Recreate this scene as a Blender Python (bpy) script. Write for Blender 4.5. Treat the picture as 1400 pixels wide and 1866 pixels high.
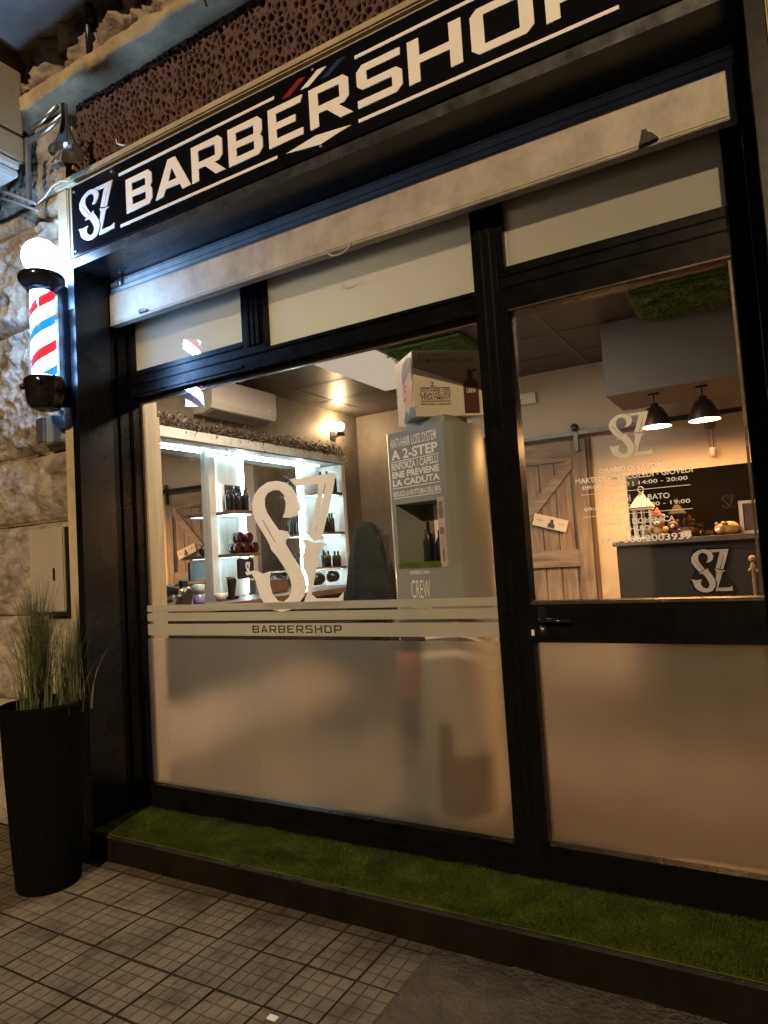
import bpy, bmesh, math, random
from math import radians, sin, cos, pi, sqrt, atan2
from mathutils import Vector, Matrix, noise
random.seed(7)
for o in list(bpy.data.objects): bpy.data.objects.remove(o)
SC = bpy.context.scene
COL = SC.collection

# ------------------------------------------------------------------ camera
cam_d = bpy.data.cameras.new('camera')
cam = bpy.data.objects.new('camera', cam_d); COL.objects.link(cam); SC.camera = cam
cam_d.sensor_fit = 'VERTICAL'; cam_d.sensor_height = 36; cam_d.lens = 1227.3 / 1866 * 36
cam_d.clip_start = 0.05; cam_d.clip_end = 500
CAM = Vector((1.17 * 2.7, -2.7, 1.46))
cam.matrix_world = Matrix.Translation(CAM) @ (Matrix.Rotation(.518, 4, 'Z') @ Matrix.Rotation(pi / 2 + .063, 4, 'X') @ Matrix.Rotation(-.063, 4, 'Z'))

# ------------------------------------------------------------------ world, sun, exposure
SUN_DIR = Vector((-0.30, 1.0, -0.385)).normalized()      # travel direction of the street light
w = bpy.data.worlds.new('World'); SC.world = w; w.use_nodes = True
nt = w.node_tree; nt.nodes.clear()
sky = nt.nodes.new('ShaderNodeTexSky'); sky.sky_type = 'NISHITA'; sky.sun_disc = False
sky.sun_elevation = radians(-4.5); sky.sun_rotation = radians(165)
bg = nt.nodes.new('ShaderNodeBackground'); bg.inputs['Strength'].default_value = 0.15
wo = nt.nodes.new('ShaderNodeOutputWorld')
nt.links.new(sky.outputs[0], bg.inputs[0]); nt.links.new(bg.outputs[0], wo.inputs[0])
sd = bpy.data.lights.new('street_light_sun', 'SUN'); sd.energy = 2.4; sd.angle = radians(1.2); sd.color = (1.0, .71, .40)
so = bpy.data.objects.new('street_light_sun', sd); COL.objects.link(so); so.location = (4, -8, 6)
so.rotation_euler = SUN_DIR.to_track_quat('-Z', 'Y').to_euler()
SC.view_settings.view_transform = 'Standard'; SC.view_settings.look = 'None'
SC.view_settings.exposure = 0.12; SC.view_settings.gamma = 1
SC.cycles.max_bounces = 10; SC.cycles.transparent_max_bounces = 24; SC.cycles.sample_clamp_indirect = 4
SC.cycles.caustics_reflective = False; SC.cycles.caustics_refractive = True
SC.cycles.use_denoising = True

# ------------------------------------------------------------------ materials
def lin(c):
    return tuple(((v / 255) / 12.92 if v / 255 <= .04045 else ((v / 255 + .055) / 1.055) ** 2.4) for v in c)
MATS = {}
def mat(name, col, rough=.6, metal=0, var=.12, vs=8, bump=0, bs=40, emis=None, es=0, spec=.5, coat=0, col2=None, stretch=None):
    if name in MATS: return MATS[name]
    m = bpy.data.materials.new(name); m.use_nodes = True; n = m.node_tree; p = n.nodes['Principled BSDF']
    p.inputs['Roughness'].default_value = rough; p.inputs['Metallic'].default_value = metal
    p.inputs['Specular IOR Level'].default_value = spec; p.inputs['Coat Weight'].default_value = coat
    tc = n.nodes.new('ShaderNodeTexCoord'); mp = n.nodes.new('ShaderNodeMapping')
    if stretch: mp.inputs['Scale'].default_value = stretch
    n.links.new(tc.outputs['Object'], mp.inputs[0])
    nz = n.nodes.new('ShaderNodeTexNoise'); nz.inputs['Scale'].default_value = vs; nz.inputs['Detail'].default_value = 6
    nz.inputs['Roughness'].default_value = .65
    n.links.new(mp.outputs[0], nz.inputs['Vector'])
    r = n.nodes.new('ShaderNodeValToRGB'); c2 = col2 or tuple(v * (1 - var * 2.2) for v in col)
    r.color_ramp.elements[0].position = .3; r.color_ramp.elements[1].position = .7
    r.color_ramp.elements[0].color = (*c2, 1); r.color_ramp.elements[1].color = (*[min(1, v * (1 + var * .6)) for v in col], 1)
    n.links.new(nz.outputs[0], r.inputs[0]); n.links.new(r.outputs[0], p.inputs['Base Color'])
    mr = n.nodes.new('ShaderNodeMapRange'); mr.inputs['To Min'].default_value = max(0, rough - min(.1, rough * .5)); mr.inputs['To Max'].default_value = min(1, rough + min(.12, rough))
    n.links.new(nz.outputs[0], mr.inputs[0]); n.links.new(mr.outputs[0], p.inputs['Roughness'])
    if bump:
        nb = n.nodes.new('ShaderNodeTexNoise'); nb.inputs['Scale'].default_value = bs; nb.inputs['Detail'].default_value = 8
        n.links.new(mp.outputs[0], nb.inputs['Vector'])
        b = n.nodes.new('ShaderNodeBump'); b.inputs['Strength'].default_value = bump; b.inputs['Distance'].default_value = .01
        n.links.new(nb.outputs[0], b.inputs['Height']); n.links.new(b.outputs[0], p.inputs['Normal'])
    if emis:
        p.inputs['Emission Color'].default_value = (*emis, 1); p.inputs['Emission Strength'].default_value = es
    MATS[name] = m; return m
def emit(name, col, s):
    if name in MATS: return MATS[name]
    m = bpy.data.materials.new(name); m.use_nodes = True; n = m.node_tree; n.nodes.clear()
    e = n.nodes.new('ShaderNodeEmission'); e.inputs[0].default_value = (*col, 1); e.inputs[1].default_value = s
    o = n.nodes.new('ShaderNodeOutputMaterial'); n.links.new(e.outputs[0], o.inputs[0]); MATS[name] = m; return m
def glass_mat():
    m = bpy.data.materials.new('clear_glass'); m.use_nodes = True; n = m.node_tree; n.nodes.clear()
    t = n.nodes.new('ShaderNodeBsdfTransparent'); t.inputs[0].default_value = (.95, .95, .93, 1)
    g = n.nodes.new('ShaderNodeBsdfGlossy'); g.inputs['Roughness'].default_value = .0
    f = n.nodes.new('ShaderNodeFresnel'); ge = n.nodes.new('ShaderNodeNewGeometry'); io = n.nodes.new('ShaderNodeMapRange')
    io.inputs['To Min'].default_value = 1.5; io.inputs['To Max'].default_value = 1 / 1.5      # same reflectance from both sides of the pane
    n.links.new(ge.outputs['Backfacing'], io.inputs[0]); n.links.new(io.outputs[0], f.inputs[0])
    mx = n.nodes.new('ShaderNodeMixShader'); o = n.nodes.new('ShaderNodeOutputMaterial')
    n.links.new(f.outputs[0], mx.inputs[0]); n.links.new(t.outputs[0], mx.inputs[1]); n.links.new(g.outputs[0], mx.inputs[2])
    n.links.new(mx.outputs[0], o.inputs[0]); MATS['glass'] = m; return m
def frost_mat(name, tint, diff, trans, clear, rough=.62, ior=1.3):
    m = bpy.data.materials.new(name); m.use_nodes = True; n = m.node_tree; n.nodes.clear()
    d = n.nodes.new('ShaderNodeBsdfDiffuse'); d.inputs[0].default_value = (*tint, 1)
    t = n.nodes.new('ShaderNodeBsdfTranslucent'); t.inputs[0].default_value = (*tint, 1)
    r = n.nodes.new('ShaderNodeBsdfRefraction'); r.inputs['Roughness'].default_value = rough; r.inputs['IOR'].default_value = ior
    r.inputs[0].default_value = (*tint, 1)
    m1 = n.nodes.new('ShaderNodeMixShader'); m1.inputs[0].default_value = trans / max(1e-6, (diff + trans))
    n.links.new(d.outputs[0], m1.inputs[1]); n.links.new(t.outputs[0], m1.inputs[2])
    m2 = n.nodes.new('ShaderNodeMixShader'); m2.inputs[0].default_value = clear
    n.links.new(m1.outputs[0], m2.inputs[1]); n.links.new(r.outputs[0], m2.inputs[2])
    tc = n.nodes.new('ShaderNodeTexCoord'); mp = n.nodes.new('ShaderNodeMapping'); mp.inputs['Scale'].default_value = (3.0, 1, 1.1)
    nz = n.nodes.new('ShaderNodeTexNoise'); nz.inputs['Scale'].default_value = 2.2; nz.inputs['Detail'].default_value = 9; nz.inputs['Roughness'].default_value = .65
    mr = n.nodes.new('ShaderNodeMapRange'); mr.inputs['From Min'].default_value = .3; mr.inputs['From Max'].default_value = .7
    mr.inputs['To Min'].default_value = max(0, clear - .03); mr.inputs['To Max'].default_value = min(1, clear + .02)
    n.links.new(tc.outputs['Object'], mp.inputs[0]); n.links.new(mp.outputs[0], nz.inputs['Vector']); n.links.new(nz.outputs[0], mr.inputs[0]); n.links.new(mr.outputs[0], m2.inputs[0])
    o = n.nodes.new('ShaderNodeOutputMaterial'); n.links.new(m2.outputs[0], o.inputs[0]); MATS[name] = m; return m

M = {}
GLASS = glass_mat()
FROST = frost_mat('frosted_film', (.88, .87, .84), .035, .075, .89, .72, 1.12)
FILM = frost_mat('dense_frosted_film', (.60, .60, .56), .55, .45, .05)
LOGOFILM = frost_mat('logo_film', (.94, .93, .91), .50, .50, .03)
M['black'] = mat('black_painted_metal', (.012, .0125, .015), .33, .0, .2, 6, .04, 60, spec=.6)
M['portal'] = mat('black_sheet_metal', (.006, .0065, .009), .26, .0, .25, 3, .02, 12, spec=.4)
M['frame'] = mat('dark_aluminium_frame', (.0042, .004, .0042), .28, .0, .2, 10, .01, 50, spec=.14)
M['signface'] = mat('gloss_black_sign_face', (.006, .0065, .008), .12, 0, .1, 4, spec=.5)
M['white'] = mat('white_vinyl', (.90, .88, .85), .5, 0, .03)
M['red'] = mat('red_vinyl', (.30, .012, .015), .45); M['blue'] = mat('blue_vinyl', (.012, .02, .12), .45)
M['shutter'] = mat('galvanised_shutter', (.52, .51, .49), .45, .25, .16, 5, .15, 30)
M['shutbar'] = mat('pale_painted_shutter_bar', (.40, .365, .30), .5, .0, .13, 7, .25, 26, col2=(.26, .23, .18))
M['steel'] = mat('steel', (.5, .5, .5), .3, .9); M['chrome'] = mat('chrome', (.80, .80, .78), .10, 1.0, .03)
M['stone'] = mat('rough_lava_limestone', (.35, .305, .235), .85, 0, .3, 6, 1.0, 42, col2=(.105, .088, .066))
M['smooth'] = mat('smooth_beige_stone', (.46, .39, .26), .8, 0, .15, 6, .35, 60)
M['darkstone'] = mat('dark_stone', (.12, .10, .08), .9, 0, .4, 6, .8, 24)  # darker mottled stone for the top course, bracket and grit
M['grille'] = mat('brown_perforated_terracotta', (.105, .058, .050), .7, 0, .2, 10, .2, 60)
M['plaster'] = mat('grey_balcony_plaster', (.42, .43, .45), .9, 0, .22, 1.6, .3, 12)
M['planter'] = mat('dark_woven_planter', (.0045, .004, .0035), .8, 0, .2, 30, .2, 120, spec=.04)
M['soil'] = mat('soil', (.03, .02, .015), .95, 0, .3, 40, .8, 80)
M['wallint'] = mat('warm_beige_wall', (.50, .42, .34), .8, 0, .04, 3, .05, 40)
M['walldark'] = mat('taupe_wallpaper', (.20, .165, .135), .55, 0, .16, 5, .15, 20)
M['ceil'] = mat('dark_ceiling_tile', (.060, .050, .042), .45, 0, .15, 3, .1, 30)
M['ceilgrid'] = mat('ceiling_grid_metal', (.10, .09, .08), .4)
M['floor'] = mat('dark_wood_floor', (.09, .065, .045), .85, 0, .2, 5, .1, 20, spec=.1)
M['graybox'] = mat('grey_painted_board', (.10, .095, .095), .6, 0, .05, 3)
M['counter'] = mat('charcoal_counter', (.022, .020, .021), .5, 0, .1, 4)
M['wood'] = mat('weathered_barn_wood', (.24, .18, .13), .7, 0, .3, 4.5, .4, 30, col2=(.085, .06, .045), stretch=(6, 6, .6))
M['woodh'] = mat('weathered_barn_wood_rail', (.27, .205, .15), .7, 0, .3, 4.5, .4, 30, col2=(.11, .08, .06), stretch=(.6, 6, 6))
M['shelfwood'] = mat('brown_shelf_wood', (.12, .07, .045), .5, 0, .2, 6, stretch=(6, .8, 6))
M['cab'] = mat('whitewashed_cabinet', (.62, .62, .60), .5, 0, .12, 6, .05, 30, stretch=(5, 5, .5))
M['trimwood'] = mat('beige_wood_trim', (.40, .31, .20), .55, 0, .12, 4, stretch=(8, 8, .5))
M['plastic'] = mat('white_plastic', (.62, .58, .53), .4, 0, .04)
M['blackgloss'] = mat('gloss_black_plastic', (.012, .011, .012), .12, 0, .1)
M['leather'] = mat('black_leather', (.02, .02, .02), .4, 0, .2, 20, .2, 60)
M['cape'] = mat('dark_green_cape', (.0055, .0075, .0065), .85, 0, .3, 9, .4, 12, spec=.15)
M['mirror'] = mat('mirror_silver', (.93, .93, .92), .001, 1.0, .0)
M['display'] = mat('sage_grey_card', (.25, .265, .26), .38, 0, .04, 3)
M['boxcard'] = mat('cream_card', (.55, .51, .40), .45, 0, .03, 4)
M['brownband'] = mat('taupe_print', (.20, .155, .125), .5, 0, .04)
M['ink'] = mat('dark_print_ink', (.05, .04, .035), .6); M['skin'] = mat('printed_skin_tone', (.50, .27, .18), .55)
M['hair'] = mat('printed_brown_hair', (.07, .045, .032), .6); M['pale'] = mat('printed_pale_ground', (.50, .42, .34), .5)
M['navy'] = mat('printed_blue_shirt', (.06, .08, .13), .6); M['amber'] = mat('printed_amber_bottle', (.07, .018, .013), .4)
M['bottle'] = mat('black_bottle', (.012, .012, .012), .18, 0, .1); M['redglass'] = mat('dark_red_jar', (.030, .004, .005), .15)
M['grassg'] = mat('artificial_grass_blade', (.065, .088, .010), .75, 0, .35, 9, col2=(.026, .042, .006), spec=.15)
M['moss'] = mat('green_moss', (.10, .17, .02), .8, 0, .4, 18, col2=(.025, .05, .008))
M['reed'] = mat('ornamental_grass_blade', (.030, .062, .016), .6, 0, .4, 9, col2=(.085, .080, .030))
M['lantern'] = mat('white_lantern_paint', (.72, .68, .60), .5, 0, .05)
M['plush'] = mat('tan_plush', (.48, .34, .17), .95, 0, .2, 30, .9, 120); M['plushb'] = mat('brown_plush', (.14, .075, .045), .95, 0, .2, 30, .9, 120)
M['plushr'] = mat('red_plush_hat', (.30, .08, .05), .95, 0, .2, 30, .6, 120)
M['concrete'] = mat('worn_concrete', (.12, .10, .075), .9, 0, .3, 7, 1.0, 55, col2=(.045, .036, .026))
M['utility'] = mat('beige_utility_cover', (.36, .33, .25), .55, 0, .06, 3)
M['cardbeige'] = mat('beige_box', (.40, .32, .20), .7, 0, .12, 3)
M['garl'] = mat('dried_leaf', (.20, .15, .11), .8, 0, .4, 20, col2=(.05, .038, .03)); M['garl2'] = mat('pale_dried_flower', (.62, .56, .34), .8, 0, .3, 20)
M['liquid'] = mat('violet_disinfectant', (.22, .22, .50), .15, 0, .1); M['lightblue'] = mat('light_blue_plastic', (.40, .52, .60), .35)
LED = emit('cool_led_strip', (.66, .92, 1.0), 38.0)
BULB = emit('warm_bulb', (1.0, .70, .38), 300.0)
PBULB = emit('pendant_bulb', (1.0, .50, .17), 2600.0)
PANEL = emit('dim_led_panel', (1.0, .82, .64), .55)
FILL_PANEL = emit('added_fill_panel', (1.0, .82, .62), 36.0)  # added panels, unseen behind the transom film, to brighten the room
GLOBE = emit('globe_glow', (.36, .62, 1.0), 75.0)

# ------------------------------------------------------------------ build helpers
ORG = {}
SPLIT = {'lock_catch', 'screw', 'upright', 'mirror', 'shelf', 'led_strip', 'shelf_light', 'back_panel', 'hanger', 'armrest', 'stile', 'rail', 'door_surround', 'strut', 'pipe', 'shutter_guide', 'chrome_head', 'drum'}
def setp(o, label=None, cat=None, group=None, kind=None):
    if label: o['label'] = label
    if cat: o['category'] = cat
    if group: o['group'] = group
    if kind: o['kind'] = kind
    return o
def thing(name, loc, label, cat, group=None, rz=0):
    o = bpy.data.objects.new(name, None); COL.objects.link(o); o.location = loc; o.rotation_euler = (0, 0, rz)
    o.empty_display_size = .05; ORG[o] = Vector(loc); return setp(o, label, cat, group)
def link(name, me, m, parent=None, smooth=False):
    o = bpy.data.objects.new(name, me); COL.objects.link(o)
    if isinstance(m, (list, tuple)):
        for x in m: me.materials.append(x)
    elif m is not None: me.materials.append(m)
    if parent is not None:
        org = ORG[parent]; me.transform(Matrix.Translation(-org)); o.parent = parent; ORG[o] = org
    else: ORG[o] = Vector((0, 0, 0))
    if smooth:
        for p in me.polygons: p.use_smooth = True
    return o
class B:
    def __init__(s): s.bm = bmesh.new(); s.T = Matrix.Identity(4); s.mi = 0
    def _add(s, vs, fs, smooth=False):
        v = [s.bm.verts.new(s.T @ Vector(p)) for p in vs]
        for f in fs:
            try:
                q = s.bm.faces.new([v[i] for i in f]); q.material_index = s.mi; q.smooth = smooth
            except ValueError: pass
        return v
    def box(s, x0, x1, y0, y1, z0, z1, bev=0):
        if x1 < x0: x0, x1 = x1, x0
        if y1 < y0: y0, y1 = y1, y0
        if z1 < z0: z0, z1 = z1, z0
        vs = [(x, y, z) for x in (x0, x1) for y in (y0, y1) for z in (z0, z1)]
        fs = [(0, 1, 3, 2), (4, 6, 7, 5), (0, 4, 5, 1), (2, 3, 7, 6), (0, 2, 6, 4), (1, 5, 7, 3)]
        if bev:
            n0 = len(s.bm.verts); v = s._add(vs, fs)
            ed = {e for a in v for e in a.link_edges}
            bmesh.ops.bevel(s.bm, geom=list(ed), offset=min(bev, .45 * min(x1 - x0, y1 - y0, z1 - z0)), segments=2, affect='EDGES')
        else: s._add(vs, fs)
        return s
    def lathe(s, prof, c=(0, 0, 0), n=32, axis='z', smooth=True, sx=1, sy=1, cap=True):
        vs, fs = [], []
        for r, z in prof:
            for i in range(n):
                a = 2 * pi * i / n; x, y = r * cos(a) * sx, r * sin(a) * sy
                p = (x, y, z) if axis == 'z' else ((x, z, y) if axis == 'y' else (z, x, y))
                vs.append((p[0] + c[0], p[1] + c[1], p[2] + c[2]))
        for k in range(len(prof) - 1):
            for i in range(n):
                j = (i + 1) % n; fs.append((k * n + i, k * n + j, (k + 1) * n + j, (k + 1) * n + i))
        if cap and prof[0][0] > 1e-5: fs.append(tuple(range(n))[::-1])
        if cap and prof[-1][0] > 1e-5: fs.append(tuple((len(prof) - 1) * n + i for i in range(n)))
        s._add(vs, fs, smooth); return s
    def ball(s, c, r, n=20, m=12, sc=(1, 1, 1)):
        prof = [(max(1e-6, r * sin(pi * k / m)), -r * cos(pi * k / m)) for k in range(m + 1)]
        T0 = s.T.copy(); s.T = s.T @ Matrix.Translation(c) @ Matrix.Diagonal((*sc, 1)); s.lathe(prof, n=n); s.T = T0; return s
    def tube(s, pts, r, n=8, cap=True):
        pts = [Vector(p) for p in pts]; vs = []; fs = []
        rr = r if isinstance(r, (list, tuple)) else [r] * len(pts)
        up = Vector((0, 0, 1))
        for i, p in enumerate(pts):
            d = (pts[min(i + 1, len(pts) - 1)] - pts[max(i - 1, 0)]).normalized()
            a = d.cross(up)
            if a.length < .05: a = d.cross(Vector((1, 0, 0)))
            a.normalize(); b = d.cross(a)
            for k in range(n):
                t = 2 * pi * k / n; vs.append(tuple(p + (a * cos(t) + b * sin(t)) * rr[i]))
        for i in range(len(pts) - 1):
            for k in range(n):
                j = (k + 1) % n; fs.append((i * n + k, i * n + j, (i + 1) * n + j, (i + 1) * n + k))
        if cap: fs += [tuple(range(n))[::-1], tuple((len(pts) - 1) * n + k for k in range(n))]
        s._add(vs, fs, True); return s
    def prism(s, poly, z0, z1):           # poly in xy, extruded in z
        n = len(poly); vs = [(x, y, z0) for x, y in poly] + [(x, y, z1) for x, y in poly]
        fs = [tuple(range(n))[::-1], tuple(range(n, 2 * n))] + [(i, (i + 1) % n, n + (i + 1) % n, n + i) for i in range(n)]
        s._add(vs, fs); return s
    def prismy(s, poly, y0, y1):          # poly in xz, extruded in y
        n = len(poly); vs = [(x, y0, z) for x, z in poly] + [(x, y1, z) for x, z in poly]
        fs = [tuple(range(n)), tuple(range(n, 2 * n))[::-1]] + [(i, n + i, n + (i + 1) % n, (i + 1) % n) for i in range(n)]
        s._add(vs, fs); return s
    def prismx(s, poly, x0, x1):          # poly in yz, extruded in x
        n = len(poly); vs = [(x0, y, z) for y, z in poly] + [(x1, y, z) for y, z in poly]
        fs = [tuple(range(n))[::-1], tuple(range(n, 2 * n))] + [(i, (i + 1) % n, n + (i + 1) % n, n + i) for i in range(n)]
        s._add(vs, fs); return s
    def grass(s, blades):
        for p, tip, wd in blades:
            a = Vector((wd, 0, 0)) if random.random() < .5 else Vector((wd * .6, wd * .8, 0))
            v = [s.bm.verts.new(s.T @ q) for q in (p - a, p + a, tip)]
            s.bm.faces.new(v)
    def build(s, name, m, parent=None):
        bmesh.ops.remove_doubles(s.bm, verts=s.bm.verts, dist=1e-5)
        bmesh.ops.recalc_face_normals(s.bm, faces=s.bm.faces)
        if name in SPLIT:
            left = set(s.bm.verts); out = None
            while left:
                seed = left.pop(); isl = {seed}; st_ = [seed]
                while st_:
                    v = st_.pop()
                    for e in v.link_edges:
                        o_ = e.other_vert(v)
                        if o_ not in isl: isl.add(o_); st_.append(o_)
                left -= isl; nb = bmesh.new(); mp = {v: nb.verts.new(v.co) for v in isl}; seen = set()
                for v in isl:
                    for f in v.link_faces:
                        if f not in seen:
                            seen.add(f); q = nb.faces.new([mp[w_] for w_ in f.verts]); q.smooth = f.smooth
                me = bpy.data.meshes.new(name); nb.to_mesh(me); nb.free(); out = link(name, me, m, parent)
            s.bm.free(); return out
        me = bpy.data.meshes.new(name); s.bm.to_mesh(me); s.bm.free()
        return link(name, me, m, parent)
def tri_mesh(name, vs, fs, m, parent=None, smooth=False):
    me = bpy.data.meshes.new(name); me.from_pydata(vs, [], fs); me.update(); return link(name, me, m, parent, smooth)
def frame_m(origin, ex, ez):              # local x->ex, local y->ez, local z-> outward
    ex = Vector(ex).normalized(); ez = Vector(ez).normalized(); n = ex.cross(ez)
    m = Matrix((( ex.x, ez.x, n.x, origin[0]), (ex.y, ez.y, n.y, origin[1]), (ex.z, ez.z, n.z, origin[2]), (0, 0, 0, 1))); return m
def flat_mesh(loops, depth, T):
    cu = bpy.data.curves.new('outline', 'CURVE'); cu.dimensions = '2D'; cu.fill_mode = 'BOTH'; cu.extrude = depth / 2
    for lp in loops:
        sp = cu.splines.new('POLY'); sp.points.add(len(lp) - 1)
        for i, (x, y) in enumerate(lp): sp.points[i].co = (x, y, 0, 1)
        sp.use_cyclic_u = True
    o = bpy.data.objects.new('outline', cu); me = bpy.data.meshes.new_from_object(o)
    bpy.data.objects.remove(o); bpy.data.curves.remove(cu); me.transform(T); return me
def flat(name, loops, depth, T, m, parent): return link(name, flat_mesh(loops, depth, T), m, parent)
def text_mesh(s, w, h, depth, T, offset=0, spacing=1.0):
    cu = bpy.data.curves.new('lettering', 'FONT'); cu.body = s; cu.size = 1; cu.extrude = 0; cu.offset = offset; cu.space_character = spacing
    cu.resolution_u = 3
    o = bpy.data.objects.new('lettering', cu); me = bpy.data.meshes.new_from_object(o)
    bpy.data.objects.remove(o); bpy.data.curves.remove(cu)
    xs = [v.co.x for v in me.vertices]; ys = [v.co.y for v in me.vertices]
    x0, x1, y0, y1 = min(xs), max(xs), min(ys), max(ys)
    sy = h / (y1 - y0) if h else 1; sx = w / (x1 - x0)
    me.transform(Matrix.Diagonal((sx, sy, 1, 1)) @ Matrix.Translation((-x0, -y0, 0))); me.transform(T)
    return me
def join_meshes(name, meshes, m, parent):
    bm = bmesh.new()
    for me in meshes: bm.from_mesh(me); bpy.data.meshes.remove(me)
    me = bpy.data.meshes.new(name); bm.to_mesh(me); bm.free(); return link(name, me, m, parent)
def copy_tree(o, loc, label=None, rz=None):
    c = o.copy(); COL.objects.link(c); c.location = loc
    if rz is not None: c.rotation_euler = (0, 0, rz)
    if label: c['label'] = label
    for ch in o.children:
        d = ch.copy(); COL.objects.link(d); d.parent = c
        for g in ch.children:
            e = g.copy(); COL.objects.link(e); e.parent = d
    return c
XZ = lambda x, y, z: frame_m((x, y, z), (1, 0, 0), (0, 0, 1))      # normal = -y (towards the street)

# ------------------------------------------------------------------ lettering outlines (unit boxes)
LET = {
 'B': [[(0, 0), (.88, 0), (1, .13), (1, .41), (.94, .5), (1, .59), (1, .87), (.88, 1), (0, 1)], [(.24, .18), (.24, .41), (.76, .41), (.76, .18)], [(.24, .59), (.24, .82), (.76, .82), (.76, .59)]],
 'A': [[(0, 0), (.40, 1), (.62, 1), (1.04, 0), (.79, 0), (.72, .18), (.31, .18), (.24, 0)], [(.39, .37), (.64, .37), (.51, .72)]],
 'R': [[(0, 0), (0, 1), (.88, 1), (1, .88), (1, .44), (.88, .33), (.74, .33), (1.08, 0), (.76, 0), (.44, .33), (.23, .33), (.23, 0)], [(.23, .51), (.77, .51), (.77, .82), (.23, .82)]],
 'E': [[(0, 0), (0, 1), (1.02, 1), (.96, .82), (.24, .82), (.24, .59), (.80, .59), (.80, .41), (.24, .41), (.24, .18), (1, .18), (1, 0)]],
 'S': [[(0, 0), (0, .18), (.78, .18), (.78, .41), (.12, .41), (0, .53), (0, .87), (.13, 1), (.98, 1), (.98, .82), (.23, .82), (.23, .59), (.88, .59), (1, .47), (1, .13), (.87, 0)]],
 'H': [[(0, 0), (0, 1), (.22, 1), (.22, .59), (.78, .59), (.78, 1), (1, 1), (1, 0), (.78, 0), (.78, .41), (.22, .41), (.22, 0)]],
 'O': [[(.12, 0), (0, .13), (0, .87), (.12, 1), (.88, 1), (1, .87), (1, .13), (.88, 0)], [(.22, .18), (.78, .18), (.78, .82), (.22, .82)]],
 'P': [[(0, 0), (0, 1), (.88, 1), (1, .88), (1, .42), (.88, .30), (.23, .30), (.23, 0)], [(.23, .48), (.77, .48), (.77, .82), (.23, .82)]],
}
LOGO = {
 's1':[(0.412, 0.692), (0.501, 0.693), (0.579, 0.751), (0.607, 0.836), (0.568, 0.928), (0.477, 0.983), (0.357, 1.0), (0.233, 0.974), (0.12, 0.904), (0.052, 0.815), (0.054, 0.711), (0.121, 0.594), (0.233, 0.48), (0.288, 0.494), (0.365, 0.537), (0.279, 0.649), (0.233, 0.727), (0.219, 0.784), (0.239, 0.864), (0.305, 0.918), (0.386, 0.919), (0.454, 0.87), (0.473, 0.801), (0.452, 0.733)],
 'g1':[(0.124, 0.743), (0.141, 0.742), (0.329, 0.515), (0.313, 0.507)],
 's2':[(0.205, 0.446), (0.314, 0.434), (0.399, 0.317), (0.443, 0.23), (0.444, 0.162), (0.41, 0.106), (0.352, 0.087), (0.289, 0.116), (0.241, 0.172), (0.233, 0.236), (0.276, 0.303), (0.215, 0.3), (0.128, 0.289), (0.068, 0.304), (0.0, 0.311), (0.036, 0.276), (0.052, 0.218), (0.077, 0.137), (0.148, 0.067), (0.248, 0.017), (0.38, 0.0), (0.503, 0.033), (0.579, 0.117), (0.606, 0.225), (0.579, 0.316), (0.522, 0.413), (0.449, 0.506), (0.44, 0.563), (0.404, 0.54), (0.319, 0.493)],
 'z1':[(0.50, 0.983), (0.99, 0.98), (0.924, 0.799), (0.813, 0.515), (0.639, 0.558), (0.696, 0.719), (0.771, 0.921), (0.60, 0.92)],
 'g2':[(0.845, 0.836), (0.86, 0.835), (0.748, 0.527), (0.732, 0.532)],
 'z2':[(0.615, 0.545), (0.676, 0.516), (0.754, 0.503), (0.877, 0.491), (0.788, 0.453), (0.743, 0.333), (0.649, 0.102), (0.914, 0.1), (0.997, 0.138), (1.0, 0.026), (0.575, 0.028), (0.617, 0.112), (0.635, 0.22), (0.612, 0.311), (0.642, 0.461)],
}
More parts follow.
